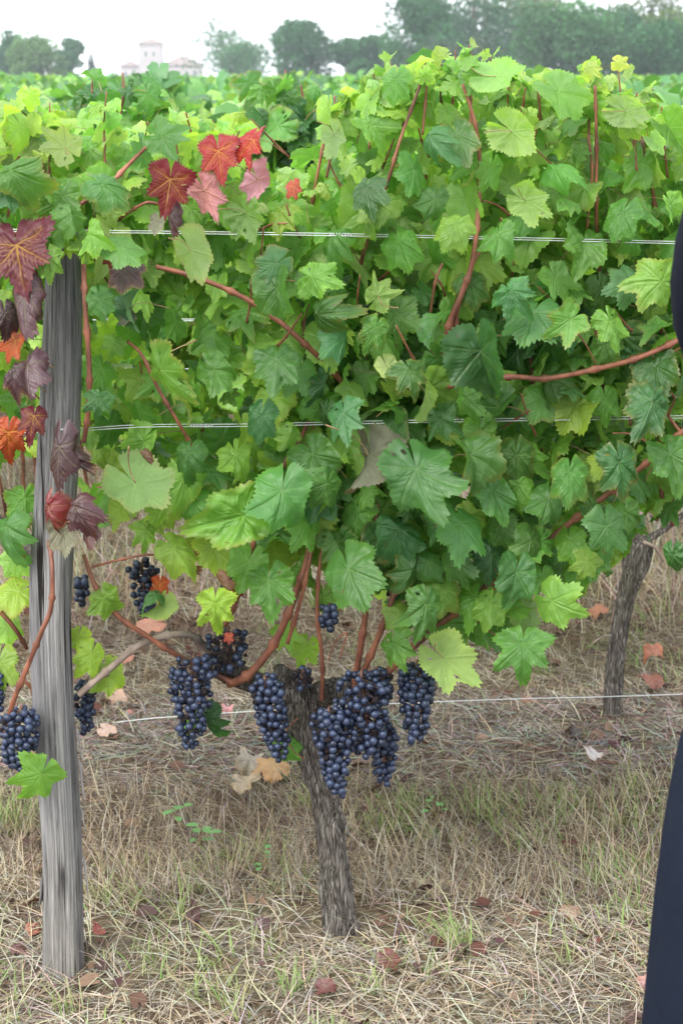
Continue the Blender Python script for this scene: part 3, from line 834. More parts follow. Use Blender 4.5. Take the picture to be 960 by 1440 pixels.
cluster(vine_l, 28, 1000, 1080, 66, 46, YR0 - .20, 70, .1, 42)
cluster(vine_l, -15, 940, 1020, 60, 46, YR0 - .10, 40, .2, 10)
cluster(vine_r, 1050, 960, 1070, 66, 46, YR0 - .05, 40, .1, 4)
for par in (vine_c, vine_l, vine_r):
    it = [(p, g) for p, g, q in spare_grapes if q is par]
    if it:
        bm = ico(1); sv = np.array([v.co[:] for v in bm.verts]); sf = np.array([[v.index for v in f.verts] for f in bm.faces]); bm.free()
        V = np.concatenate([sv * g + np.array(p) for p, g in it]); F = np.concatenate([sf + i * len(sv) for i in range(len(it))])
        o = child('grapes', V, F, [M_GRAPE], par); o['kind'] = 'stuff'

# ------------------------------------------------------------------ leaves one can pick out, front row
# (junction px, py, length px, tip angle 0=down 90=right, pitch, yaw, flip, tint, variant, dY)
HERO = [
 (144,260,80,62,25,0,0,'mature',0,-.26),(16,240,88,75,25,0,0,'mature',3,-.26),(92,208,72,-140,-10,0,1,'pale',1,-.18),(-8,165,80,70,20,0,1,'yg',3,-.16),
 (228,193,78,75,20,0,0,'mature',0,-.20),(12,262,70,20,20,-20,0,'dark',1,-.24),(88,276,58,5,15,0,0,'mature',5,-.2),(168,349,66,48,10,0,0,'mid',0,-.27),
 (127,330,48,15,15,15,0,'mid',8,-.28),(68,362,62,5,10,0,0,'light',6,-.27),(60,330,55,-30,10,0,1,'light',2,-.2),(200,220,50,160,20,30,0,'blue',7,-.16),
 (483,581,76,-2,18,0,0,'blue',2,-.22),(585,660,108,16,20,8,0,'mature',0,-.24),(518,640,78,2,0,35,1,'greyp',7,-.2),(458,680,52,-20,10,0,0,'mature',1,-.18),
 (545,600,70,0,20,0,0,'dark',3,-.10),(490,800,78,16,12,0,0,'mature',6,-.22),(598,850,72,-6,10,0,0,'mature',2,-.21),(623,925,76,48,5,0,1,'light',5,-.16),
 (555,905,52,10,10,0,0,'mid',2,-.18),(397,690,92,0,12,5,0,'mature',0,-.22),(342,725,82,-78,8,0,0,'mid',3,-.20),(190,678,88,44,0,0,1,'mid',0,-.22),
 (303,848,64,8,10,0,0,'yg',6,-.20),(378,815,62,-4,25,0,0,'mid',5,-.20),(245,770,70,50,10,0,0,'yg',4,-.20),(267,637,56,0,15,0,0,'mature',0,-.16),
 (215,835,34,-70,10,30,0,'blue',9,-.16),(225,850,40,-30,5,30,1,'yg',7,-.15),(531,416,62,150,-5,0,1,'yg',3,-.15),(575,521,66,28,10,10,0,'mature',6,-.22),
 (544,515,44,30,0,20,1,'pale',8,-.2),(614,457,52,-35,0,45,0,'mature',10,-.2),(482,477,60,-60,45,0,0,'blue',9,-.16),(528,460,60,-20,20,0,0,'mid',1,-.18),
 (438,388,52,80,20,0,0,'light',5,-.16),(447,442,60,90,35,0,0,'mature',4,-.18),(718,409,62,35,10,0,0,'blue',6,-.22),(750,440,80,-25,20,0,0,'blue',0,-.16),
 (802,449,66,-60,10,20,0,'mid',11,-.2),(857,452,56,15,10,0,0,'mid',5,-.18),(929,396,92,-85,10,0,0,'light',3,-.20),(885,400,62,-70,40,0,0,'blue',1,-.16),
 (676,493,96,10,0,40,0,'dark',10,-.22),(916,565,82,-30,12,0,0,'dark',5,-.22),(920,515,58,0,20,0,0,'dark',3,-.14),(810,570,70,-30,25,0,0,'yg',4,-.08),
 (696,108,72,80,15,0,1,'light',6,-.16),(719,185,78,52,5,0,1,'light',3,-.18),(783,130,80,48,20,0,0,'mid',0,-.16),(879,157,66,62,0,0,1,'pale',0,-.16),
 (738,282,74,55,5,0,1,'light',3,-.20),(779,238,56,70,20,0,0,'mid',1,-.14),(875,300,72,-20,15,0,0,'mid',0,-.15),(830,95,26,30,10,0,0,'yellow',2,-.14),
 (763,113,24,-70,10,0,0,'yellow',5,-.14),(868,88,22,60,10,0,0,'yellow',5,-.05),(555,112,62,-5,10,0,0,'mid',0,-.16),(598,108,32,175,0,0,0,'yg',2,-.12),
 (655,88,34,120,0,0,0,'light',2,-.14),(665,105,40,60,20,0,0,'light',1,-.13),(517,264,64,-8,18,10,0,'dark',1,-.2),(470,190,62,20,10,25,1,'pale',1,-.14),
 (581,238,68,0,15,-15,0,'mature',0,-.15),(604,190,60,25,40,20,0,'blue',4,-.17),(642,191,66,20,10,20,0,'mature',3,-.14),(640,316,62,-40,15,0,0,'light',0,-.2),
 (268,352,82,25,0,10,1,'pale',3,-.22),(389,370,70,-50,20,0,0,'blue',1,-.22),(389,405,76,5,5,20,0,'mature',7,-.23),(389,505,70,-10,20,0,0,'mature',5,-.2),
 (300,520,76,45,15,0,0,'mid',8,-.2),(225,520,100,38,0,55,0,'mid',10,-.23),(367,585,68,-5,18,0,0,'dark',0,-.2),(140,420,50,10,15,0,0,'mature',5,-.24),
 (186,430,52,-5,5,30,0,'blue',7,-.2),(140,560,44,0,10,0,0,'dark',6,-.25),(25,832,52,-60,10,0,0,'yg',0,-.1),(10,740,62,0,15,0,0,'mature',4,-.18),
 (0,930,60,-5,10,0,0,'yg',1,-.1),(58,1088,72,-22,12,0,0,'mid',6,-.27),(128,920,48,-30,10,0,0,'yg',5,-.12),(112,895,34,0,10,0,0,'yg',5,-.1),
 (150,945,50,15,10,0,0,'yg',1,-.08),(145,840,46,20,5,30,0,'light',8,-.12),(290,1005,52,10,0,30,0,'dark',6,-.06),(275,1010,44,-30,10,10,0,'mid',2,-.05),
 (400,1045,46,25,10,0,0,'mid',4,-.04),(735,905,72,0,10,0,0,'mature',6,-.2),(775,845,56,60,15,0,0,'light',1,-.18),(725,805,58,-5,10,0,0,'mature',3,-.18),
 (800,665,60,0,10,0,0,'mature',0,-.18),(870,650,78,10,15,0,0,'dark',2,-.22),(852,740,72,10,5,0,0,'mature',11,-.2),(826,790,46,-25,10,0,0,'light',6,-.16),
 (945,780,36,0,0,30,0,'dark',5,-.2),(645,735,66,0,12,0,0,'mature',1,-.16),(660,640,66,25,8,-20,0,'mature',7,-.18),(690,690,60,20,12,0,0,'mature',3,-.14),
 (770,700,60,-15,10,0,0,'mature',8,-.14),(725,640,60,0,20,0,0,'mature',0,-.12),(620,590,64,20,15,0,0,'dark',2,-.16),(670,840,50,-20,10,0,0,'mid',1,-.1),
 (655,560,56,0,10,25,0,'mature',8,-.16),(440,640,56,30,10,0,0,'mature',3,-.14),(420,520,66,-20,15,0,0,'mature',8,-.14),(560,340,58,10,15,0,0,'mid',0,-.14),
 (470,330,52,-20,15,0,0,'mid',1,-.12),(700,330,58,0,10,0,0,'mid',8,-.16),(780,390,58,30,10,0,0,'mid',11,-.12),(820,340,60,0,15,0,0,'mid',3,-.12),
 (345,300,66,20,5,0,1,'light',5,-.12),(395,300,52,-10,10,0,0,'yg',2,-.1),(940,180,50,40,10,0,0,'mid',0,-.1),(900,230,56,-20,10,0,0,'mid',3,-.1),
 (690,235,56,-20,10,0,0,'mid',1,-.12),(520,175,56,30,10,0,0,'light',3,-.1),(610,280,56,-20,15,0,0,'mature',8,-.14),(660,400,60,20,10,0,0,'mature',0,-.12),
 (850,560,60,10,15,0,0,'mid',1,-.1),(760,560,56,-20,15,0,0,'mid',5,-.08),(940,640,56,20,10,0,0,'mature',3,-.18),(500,720,60,-10,15,0,0,'mid',0,-.08),
 (92,318,44,-20,10,0,0,'mid',1,-.22),(112,338,40,25,10,0,0,'light',8,-.22),(66,338,42,-35,5,0,0,'mid',5,-.23),(100,300,46,0,15,0,0,'mature',12,-.24),(98,345,34,5,0,0,0,'yg',4,-.22),
 (430,735,52,-15,10,0,0,'mid',1,-.12),(470,760,50,20,10,0,0,'mature',12,-.12),(530,760,52,-10,10,0,0,'dark',3,-.10),(455,840,40,10,10,0,0,'mid',5,-.06),
 (580,800,54,-20,10,0,0,'mature',1,-.14),(640,790,56,10,10,0,0,'mature',8,-.14),(620,830,50,-10,10,0,0,'mid',0,-.12),(560,860,46,20,5,0,0,'light',4,-.10),(690,850,52,-15,10,0,0,'light',12,-.14),
 (705,740,54,10,10,0,0,'mature',9,-.12),(745,760,52,-10,10,0,0,'mature',5,-.14),(800,760,52,10,10,0,0,'mid',1,-.12),(760,815,46,0,10,0,0,'mid',8,-.1),(880,720,46,20,10,0,0,'mature',3,-.14),
 (230,700,54,-10,5,0,0,'light',1,-.06),(155,660,56,10,5,0,0,'yg',5,-.06),(170,715,44,-20,5,0,0,'yg',8,-.05),(300,770,46,10,5,0,0,'yg',12,-.04),(350,790,50,-20,8,0,0,'mid',1,-.12),(205,745,44,0,0,0,0,'light',6,-.08),
 (270,700,52,20,8,0,0,'mid',9,-.1),(320,680,56,-10,8,0,0,'light',0,-.08),(420,800,42,0,8,0,0,'mid',8,-.08),(20,790,46,10,5,0,0,'light',1,-.06),(35,700,48,0,5,0,0,'mid',5,-.08),(10,880,46,20,5,0,0,'light',8,-.06),
 (400,890,38,30,5,0,0,'light',1,.04),(430,910,40,-20,5,0,0,'light',5,.05),(560,745,66,0,15,0,0,'dark',8,-.12),(600,790,54,20,10,0,0,'mature',4,-.12),(690,780,50,0,10,0,0,'dark',9,-.12),(330,640,54,10,10,0,0,'light',1,-.1),
]
HERO_AUT = [
 (307,212,62,5,5,0,0,'red',0,-.3),(357,197,54,-12,5,25,0,'red',1,-.3),(239,252,68,-12,5,0,0,'darkred',0,-.3),(288,268,62,25,0,0,1,'pink',0,-.26),
 (362,252,54,20,10,0,1,'pink',2,-.26),(413,262,26,0,0,30,0,'coral',1,-.2),(155,362,22,0,0,0,0,'darkred',1,-.24),(12,608,56,0,0,20,0,'orange',2,-.26),
 (24,345,92,5,5,0,0,'maroon',0,-.26),(22,478,48,-20,0,20,0,'orange',1,-.22),(48,585,42,0,5,0,0,'maroon',2,-.29),(225,820,26,0,0,0,0,'orange',1,-.1),
 (330,826,24,0,0,20,0,'red',1,-.1),(322,895,14,0,0,0,0,'coral',1,-.12),
]
HERO_DEAD = [
 (240,300,50,0,0,50,0,'purple',2,-.28),(222,312,34,-10,0,0,1,'greyp',3,-.24),(36,412,95,5,0,30,0,'purple',2,-.29),(8,440,62,10,0,20,0,'purple',1,-.25),
 (40,515,75,0,5,10,0,'purple',0,-.29),(20,520,60,-20,5,30,0,'purple',1,-.26),(84,628,100,-5,10,-10,0,'purple',0,-.32),(100,640,60,50,0,20,0,'purple',2,-.31),
 (68,712,68,-8,0,30,0,'darkred',2,-.31),(105,712,56,25,20,0,0,'purple',1,-.33),(88,745,62,5,0,0,1,'greyp',3,-.31),(124,740,52,10,0,40,0,'purple',0,-.32),
 (176,380,52,0,10,0,0,'purple',3,-.22),(183,445,36,10,0,30,1,'greyp',1,-.2),(205,640,26,30,0,0,0,'brown',2,-.2),(310,818,42,20,0,40,0,'brown',2,-.14),(245,785,62,40,0,60,0,'brown',2,-.18),
 (898,200,30,10,0,0,0,'brown',2,-.05),(840,465,16,0,0,0,0,'brown',2,-.18),
]
def vine_at(x):
    return vine_c if vine_c_x[0] <= x < vine_c_x[1] else (vine_l if x < vine_c_x[0] else vine_r)
NLEAF = {vine_c: 0, vine_l: 0, vine_r: 0}
occupied = []
def hero(rows, lib, name):
    for (px, py, L, ang, pitch, yaw, flip, tint, var, dy) in rows:
        p = at(px, py, YR0 + dy); D = depth(p)
        pitch += rng.uniform(-10, 26); yaw += rng.uniform(-34, 34); ang += rng.uniform(-8, 8)
        s = L * D / FPX * (.66 if name == 'withered_leaf' else (.80 if name != 'leaf' else (.80 if py > 630 else (.74 if L < 60 else .65)))) / max(.78, math.cos(R(pitch)))
        a = R(ang)
        t = cR * math.sin(a) - cU * math.cos(a); n = -cF
        p_ = R(pitch)
        t, n = t * math.cos(p_) + n * math.sin(p_), n * math.cos(p_) - t * math.sin(p_)
        n = Matrix.Rotation(R(yaw), 3, t) @ n
        par = vine_at(p.x)
        if name == 'withered_leaf' and px < 150: par = vine_l
        place_leaf(par, lib[(var if (len(lib) < 9 or rng.random() < .6) else rng.randrange(len(lib))) % len(lib)], p, orient(t, n, flip), s, TINT[tint], name if name != 'leaf' else 'leaf')
        NLEAF[par] += 1; occupied.append(p)
hero(HERO, LEAF, 'leaf'); hero(HERO_AUT, RED, 'autumn_leaf'); hero(HERO_DEAD, DEAD, 'withered_leaf')

# ------------------------------------------------------------------ the rest of the front row's canopy
def dens(px, py):
    top = np.interp(px, [-400, 0, 100, 200, 300, 400, 450, 520, 600, 700, 800, 900, 960, 1400], [150, 160, 178, 188, 210, 240, 205, 145, 112, 108, 125, 165, 180, 140])
    bot = np.interp(px, [-400, 0, 60, 120, 200, 300, 360, 440, 560, 640, 720, 800, 880, 960, 1400], [760, 680, 600, 700, 750, 760, 770, 780, 870, 900, 880, 820, 760, 700, 800])
    if py < top or py > bot: return 0.0
    w = 1.0
    if 110 < px < 370 and 390 < py: w = .27 if py < 640 else .36
    if px < 110 and py > 330: w = .30
    if 640 < px < 800 and 540 < py < 660: w = .55
    if px > 640 and py > 560: w = .55
    if px > 780 and 400 < py < 560: w = .7
    if 400 < px < 640 and 400 < py < 700: w = 1.25
    if py > bot - 60: w *= .6
    return w
far_items = {vine_c: [], vine_l: [], vine_r: []}; fill = {vine_c: [], vine_l: [], vine_r: []}
cell = {}
def crowded(p, d):
    k = tuple(int(math.floor(c / d)) for c in p)
    for a in (-1, 0, 1):
        for b in (-1, 0, 1):
            for c in (-1, 0, 1):
                for q in cell.get((k[0] + a, k[1] + b, k[2] + c), ()):
                    if (p - q).length < d: return True
    cell.setdefault(k, []).append(p); return False
for p in occupied: crowded(p, .029)
for cand in range(11500):
    px, py = rng.uniform(-330, 1290), rng.uniform(70, 900)
    dy = rng.triangular(-.14, .30, -.02)
    if rng.random() > dens(px, py) * .72: continue
    p = at(px, py, YR0 + dy)
    if crowded(p, .029): continue
    side = -1 if (dy < .08 or rng.random() < .35) else 1
    topf = max(0, (p.z - 1.15) / .4)
    rot = rand_rot(side, topf)
    s = (22 + 34 * rng.random() ** 1.2) * depth(p) / FPX
    if topf > .55: s *= .85
    u = rng.random()
    if topf > .2: tint = 'light' if u < .38 else ('mid' if u < .62 else ('yg' if u < .76 else 'pale'))  # upper leaves young and paler, with light from above put into the tint
    elif px < 420 and py > 330: tint = 'mid' if u < .30 else ('light' if u < .6 else ('yg' if u < .85 else 'mature'))
    else: tint = 'mature' if u < .28 else ('mid' if u < .62 else ('dark' if u < .66 else ('blue' if u < .70 else ('light' if u < .90 else 'yg'))))
    par = vine_at(p.x)
    if -40 < px < 1000 and dy < .12: fill[par].append((dy, (p, rot, s, TINT[tint])))
    else: far_items[par].append((p, rot, s, TINT[tint]))
# young shoot tips that stand above the canopy
for (px, py0, py1) in ((30, 190, 120), (70, 200, 140), (150, 190, 125), (245, 200, 150), (300, 220, 165), (345, 230, 180), (470, 190, 130), (525, 150, 98), (545, 140, 92), (570, 140, 88), (597, 130, 74), (620, 130, 84), (640, 125, 66), (660, 125, 60), (690, 140, 76), (712, 140, 88),
                       (735, 150, 98), (765, 160, 105), (800, 160, 100), (832, 150, 84), (868, 160, 92), (895, 180, 125), (930, 190, 140)):
    d0 = rng.uniform(-.12, .04); par = vine_at(at(px, py0, YR0).x)
    cane(par, [(px + rng.gauss(0, 6), py0 + 60, d0), (px + rng.gauss(0, 4), (py0 + py1) / 2 + 20, d0), (px, py1 + 4, d0)], 5, 2.2, name='shoot_tip')
    for k in range(9):
        u = rng.random(); p = at(px + rng.gauss(0, 12), py0 + (py1 - py0) * u + rng.gauss(0, 5), YR0 + d0 + rng.gauss(0, .03))
        fill[par].append((-1 if u > .5 else 0, (p, rand_rot(rng.choice((-1, -1, 1)), .5), (34 - 20 * u) * rng.uniform(.8, 1.2) * depth(p) / FPX, TINT[rng.choice(('light', 'pale', 'mid', 'light', 'yg'))])))
for par, L in fill.items():
    L.sort(key=lambda q: q[0])
    for dy, (p, rot, s, tint) in L:
        if NLEAF[par] < 298:
            place_leaf(par, LEAF[rng.randrange(len(LEAF))], p, rot, s, tint); NLEAF[par] += 1
        else: far_items[par].append((p, rot, s, tint))
for par, it in far_items.items():
    if it:
        o = join_leaves('leaves', it, MID, M_LEAFF); o.parent = par; o.matrix_parent_inverse = Matrix.Translation(-Vector(par.location)); o['kind'] = 'stuff'

# ------------------------------------------------------------------ second row vines
row1 = []
t1 = [((856, 1030), 40), ((858, 1008), 37), ((862, 970), 34), ((866, 920), 33), ((872, 880), 33), ((882, 835), 34), ((893, 795), 38), ((900, 768), 40), ((906, 755), 22)]
R1 = [(862, 'gnarled dark grapevine trunk standing alone under the canopy, second row', 1), (82, 'second row grapevine with its trunk hidden behind the grey wooden post', 0)]
for i, (px, lab, main) in enumerate(R1):
    e = vine('grapevine', px, YR1, lab, G1); row1.append(e)
    sh = px - 862
    fl_ = 1 if main else -.75
    bark_tube('trunk', [(at(px + (a[0] - 862) * fl_, a[1], YR1), wpx(w * (.74 if a[1] > 800 else .95), YR1)) for a, w in t1], e, n=64, sub=22, amp=.3)
    for (dx, L) in ((-.16, .2), (.16, .18)):
        b = at(px + 40 * fl_, 762, YR1)
        c, rr = catmull([b, b + Vector((dx * .4, 0, .04)), b + Vector((dx, 0.01, .10 + rng.uniform(0, .05)))], [.011, .008, .005], 5)
        V, F = tube_vf(c, rr, 8); child('arm', V, F, [M_BARK], e)
    if main:
        for pts, w in (([(903, 762, -.02), (920, 770, -.03), (932, 790, -.03)], 9), ([(858, 893, -.03), (845, 896, -.04), (832, 905, -.05)], 4)):
            cane(e, pts, w, w * .5, Y=YR1, mat=M_CANEG, name='spur', nodes=False)
    for k in range(9):
        b = at(px + 40 * fl_, 762, YR1) + Vector((rng.uniform(-.28, .28), rng.uniform(-.05, .05), .05))
        pts = [b + Vector((rng.gauss(0, .03) * j, rng.gauss(0, .03) * j, .2 * j)) for j in range(5)]
        c, rr = catmull(pts, [.005, .005, .004, .003, .002], 4)
        V, F = tube_vf(c, rr, 6); child('cane', V, F, [M_CANE], e)
def row1_of(x):
    xs = [e.location.x for e in row1]
    return row1[min(range(len(xs)), key=lambda i: abs(xs[i] - x))]
n1 = {e: 0 for e in row1}; far1 = {e: [] for e in row1}
for k in range(2500):
    px, py = rng.uniform(-330, 1290), 0
    x = at(px, 400, YR1).x
    top = 1.50 + .06 * mnoise.noise((x * 3, 1, 7)); z = rng.triangular(.58, top, 1.15)
    dy = rng.triangular(-.24, .26, -.08)
    p = Vector((x, YR1 + dy, z)); q = px_of(p)
    if z < .74 and rng.random() < .6: continue
    side = -1 if (dy < .05 or rng.random() < .4) else 1
    rot = rand_rot(side, max(0, (z - 1.2) / .3)); s = rng.uniform(.04, .078)
    u = rng.random(); tint = 'light' if u < .34 else ('yg' if u < .60 else ('pale' if u < .72 else ('mid' if u < .93 else ('yellow' if u < .95 else 'mature'))))
    e = row1_of(x)
    if 0 < q[0] < 960 and dy < .04 and n1[e] < 285:
        n1[e] += 1; place_leaf(e, LEAF[rng.randrange(len(LEAF))], p, rot, s, TINT[tint])
    else: far1[e].append((p, rot, s, TINT[tint]))
for e, it in far1.items():
    if it:
        o = join_leaves('leaves', it, MID, M_LEAFF); o.parent = e; o.matrix_parent_inverse = Matrix.Translation(-Vector(e.location)); o['kind'] = 'stuff'
for (px, a, b, w) in ((315, 490, 522, 44), (742, 560, 600, 40), (955, 565, 620, 36), (190, 520, 545, 24), (725, 720, 750, 26)):
    cluster(row1_of(at(px, a, YR1).x), px, a, b, w, w * .6, YR1 - .22, 26, .2, 14)

# ------------------------------------------------------------------ rows behind, to the far trees
items, items2 = [], []
row = 2
for row in range(2, 60):
    Y = YR0 + 1.14 * row; half = .30 * Y + 1.0
    per = 330 if row < 5 else (190 if row < 14 else 70)
    zlo = .55 if row < 6 else (.9 if row < 14 else 1.1)
    for k in range(int(per * 2 * half)):
        x = rng.uniform(-half, half)
        top = 1.46 + .12 * mnoise.noise((x * 1.9, Y * .9, 4.2)) + .17 * mnoise.noise((x * 7, Y, 1))
        z = zlo + (top - zlo) * rng.random() ** .75
        p = Vector((x, Y + rng.triangular(-.22, .22, 0), z)); side = rng.choice((-1, -1, 1))
        u = rng.random(); tint = TINT['pale' if u < .10 else ('light' if u < .18 else ('yg' if u < .22 else ('mid' if u < .44 else ('blue' if u < .62 else ('dark' if u < .78 else 'mature')))))]
        (items if row < 7 else items2).append((p, rand_rot(side, .5), rng.uniform(.045, .085) * (1 if row < 14 else 1.5), tint))
for Y in np.arange(71, 190, 4.0):
    half = .27 * Y
    for k in range(int(14 * 2 * half)):
        x = rng.uniform(-half, half); top = 1.44 + .12 * mnoise.noise((x * .9, Y * .9, 4.2))
        p = Vector((x, Y + rng.uniform(-.5, .5), rng.uniform(1.0, top))); u = rng.random()
        items2.append((p, rand_rot(-1, .5), rng.uniform(.16, .3), TINT['mid' if u < .4 else ('mature' if u < .7 else 'blue')]))
o = join_leaves('vine_rows', items, LOW, M_LEAFJ); tag(o, 'rows of leafy green vines behind the second row', 'vine rows', kind='stuff')
o = join_leaves('vineyard', items2, VLOW, M_LEAFJ); tag(o, 'far vineyard rows running on to the trees', 'vineyard', kind='stuff')

# shoots of the second row that stand out above the leaves
def tall_shoot(px, py0, py1, Y, e, n=9):
    P = [at(px + rng.gauss(0, 3), py0 + (py1 - py0) * k / 3, Y) for k in range(4)]
    c, rr = catmull(P, [.005, .004, .004, .002], 5); V, F = tube_vf(c, rr, 6); child('cane', V, F, [M_CANE], e)
    for k in range(n):
        u = rng.random(); p = P[0].lerp(P[3], u) + Vector((rng.gauss(0, .035), rng.gauss(0, .03), 0))
        place_leaf(e, LEAF[rng.randrange(len(LEAF))], p, rand_rot(-1, .4), rng.uniform(.05, .085) * (1.15 - .6 * u), TINT[rng.choice(('mature', 'dark', 'mature', 'mid'))])
tall_shoot(400, 215, 98, YR1 - .1, row1_of(-.1), 22)
tall_shoot(425, 190, 120, YR1 - .1, row1_of(-.1), 12)
tall_shoot(172, 190, 102, YR1 - .1, row1_of(-.5), 8)
tall_shoot(210, 170, 105, YR1, row1_of(-.5), 8)
tall_shoot(130, 180, 110, YR1, row1_of(-.5), 6)

# ------------------------------------------------------------------ trellis wires
def wire(label, pts, Y, r=.0016, pair=False, twist=None):
    e = empty('trellis_wire', at(*pts[0], Y)); tag(e, label, 'wire', 'trellis wires')
    P = [at(x, y, Y) for x, y in pts]
    for k in ((-1, 1) if pair else (0,)):
        c, rr = catmull([p + Vector((0, .003 * k, .0015 * k)) for p in P], [r] * len(P), 6)
        V, F = tube_vf(c, rr, 6); child('strand', V, F, [M_WIRE], e)
    for tx in (twist or ()):
        c0 = np.interp(tx, [p[0] for p in pts], [p[1] for p in pts])
        Q = []
        for k in range(60):
            a = k / 60 * 2 * math.pi * 8; b = at(tx + (k - 30) * .55, c0, Y)
            Q.append(b + Vector((0, math.sin(a), math.cos(a))) * .0032)
        V, F = tube_vf(Q, .0007, 5); child('wire_splice', V, F, [M_WIRE], e)
    return e
wire('twisted pair of bright galvanised wires crossing above the middle of the canopy', [(-60, 323), (255, 327), (470, 330), (700, 335), (1100, 345)], YR0 - .12, .0007, True, (478,))
wire('double galvanised wire at mid height, crossing the face of the wooden post', [(-80, 607), (75, 606), (200, 599), (340, 598), (560, 593), (850, 588), (1100, 584)], YR0 - .09, .0007, True, (283,))
wire('thin pale wire stretched low above the straw in front of the lone trunk', [(-120, 1032), (108, 1021), (240, 1008), (500, 992), (720, 983), (845, 980), (1100, 971)], YR1 - .07, .0012)
wire('upper second row wire showing beside the pink leaves', [(-100, 272), (370, 278), (700, 280), (1100, 282)], YR1 - .26, .0011)
wire('second row wire above the small dark grape cluster', [(-100, 446), (270, 450), (400, 451), (1100, 455)], YR1 - .27, .0009, True)
wire('second row wire just beneath the small dark grape cluster', [(-100, 516), (315, 519), (700, 520), (1100, 520)], YR1 - .27, .0010)
wire('wire of the third row glinting at the upper right edge', [(700, 249), (920, 250), (1100, 252)], YR2 - .3, .0013)

# ------------------------------------------------------------------ straw, grass and litter on the ground
def lerp3(a, b, t): return tuple(x + (y - x) * t for x, y in zip(a, b))
STRAW, PALE, GREYS, BROWN, GREEN, DGREEN, PURP = (.36, .29, .20), (.45, .41, .335), (.27, .245, .215), (.15, .10, .08), (.20, .30, .08), (.12, .24, .06), (.13, .075, .075)
def blades(name, n, region, lab, cat, mat=M_GRASS):
    """region(): -> (x, y, heading, length, rise, droop, width, color)"""
    K = 5
    B = [b for b in (region() for _ in range(n)) if b]
    A = np.array([b[:7] for b in B]); C = np.array([b[7] for b in B])
    m = len(A); x, y, hd, L, rise, droop, w = A.T
    z0 = np.array([ground_z(a, b) for a, b in zip(x, y)])
    V = np.zeros((m, K, 2, 3))
    ph = nrg.normal(0, .16, m)
    px_, py_, pz_ = x.copy(), y.copy(), z0 - .003 + nrg.uniform(0, .006, m)
    el = rise.copy()
    for k in range(K):
        t = k / (K - 1); ww = w * (1 - t ** 2 * .9) * .5
        h = hd + ph * t
        V[:, k, 0] = np.stack([px_ - np.sin(h) * ww, py_ + np.cos(h) * ww, pz_], 1)
        V[:, k, 1] = np.stack([px_ + np.sin(h) * ww, py_ - np.cos(h) * ww, pz_ + ww * .6], 1)
        st = L / (K - 1); e = rise - droop * t
        px_ = px_ + np.cos(h) * np.cos(e) * st; py_ = py_ + np.sin(h) * np.cos(e) * st
        pz_ = np.maximum(pz_ + np.sin(e) * st, z0 + .002)
    V = V.reshape(-1, 3); base = np.arange(m)[:, None, None] * (K * 2)
    q = np.array([[2 * k, 2 * k + 1, 2 * k + 3, 2 * k + 2] for k in range(K - 1)])[None]
    F = (base + q).reshape(-1, 4)
    T = np.repeat(np.concatenate([C, np.ones((m, 1))], 1), K * 2, axis=0)
    o = obj(name, mesh_np(name, V, F, [mat], False, {'tint': ('FLOAT_COLOR', T)}))
    tag(o, lab, cat, kind='stuff'); return o

def xr(y): return rng.uniform(-.27 * y - .25, .27 * y + .25)
def nz(x, y, f, s=0): return mnoise.noise((x * f + s * 13.1, y * f, s * 5.7))
def zone_col(x, y):
    u = rng.random(); n = nz(x, y, 3.2, 1)
    if y < 3.12: c = PALE if u < .34 else (STRAW if u < .55 else (GREYS if u < .85 else BROWN))
    elif y < 3.75: c = STRAW if u < .46 else (BROWN if u < .72 else (GREYS if u < .86 else PALE))
    elif y < 4.3: c = GREYS if u < .56 else (BROWN if u < .74 else (PURP if u < .82 else PALE))
    else: c = STRAW if u < .46 else (GREYS if u < .66 else (PALE if u < .9 else BROWN))
    k = rng.uniform(.62, 1.2) * (1 + .5 * n)
    return tuple(a * k for a in c)
def straw():
    y = 2.45 + 4.2 * rng.random() ** 1.35; x = xr(y)
    if nz(x, y, 4, 3) > .25 and rng.random() < .6: return None
    if 2.98 < y < 3.14 and rng.random() < .45 + nz(x, y, 3, 2): return None  # thinner straw here stands in for the dark shadow under post and trunk
    return (x, y, rng.uniform(0, 6.283), rng.uniform(.02, .09), rng.uniform(-.05, .5), rng.uniform(.1, .8), rng.uniform(.0012, .0030), zone_col(x, y))
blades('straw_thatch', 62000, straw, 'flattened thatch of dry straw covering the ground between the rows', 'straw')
def thatch():
    y = rng.gauss(3.98, .16); x = xr(y); c = GREYS if rng.random() < .55 else (PALE if rng.random() < .55 else BROWN)
    return (x, y, rng.uniform(0, 6.283), rng.uniform(.03, .12), rng.uniform(-.02, .35), rng.uniform(.1, .5), rng.uniform(.0012, .003), tuple(a * rng.uniform(.6, 1.15) for a in c))
blades('straw_thatch', 9000, thatch, 'grey matted straw and twigs lying along the foot of the second row', 'straw')
def longstraw():
    y = rng.uniform(2.5, 3.25) if rng.random() < .75 else rng.uniform(3.2, 6.5); x = xr(y)
    return (x, y, rng.uniform(0, 6.283), rng.uniform(.035, .13), rng.uniform(.05, .75), rng.uniform(.2, .9), rng.uniform(.0011, .0026),
            tuple(a * rng.uniform(.8, 1.15) for a in (PALE if rng.random() < .7 else STRAW)))
blades('dry_grass', 6500, longstraw, 'long pale dry grass blades arching over the straw', 'dry grass')
def upright():
    y = rng.uniform(3.1, 3.75) if rng.random() < .62 else rng.uniform(4.2, 6.6); x = xr(y)
    return (x, y, rng.uniform(0, 6.283), rng.uniform(.04, .12), rng.uniform(.7, 1.35), rng.uniform(.2, .9), rng.uniform(.0012, .0024), zone_col(x, y))
blades('dry_grass', 12000, upright, 'short upright stubble of brown dry grass behind the trunk', 'dry grass')
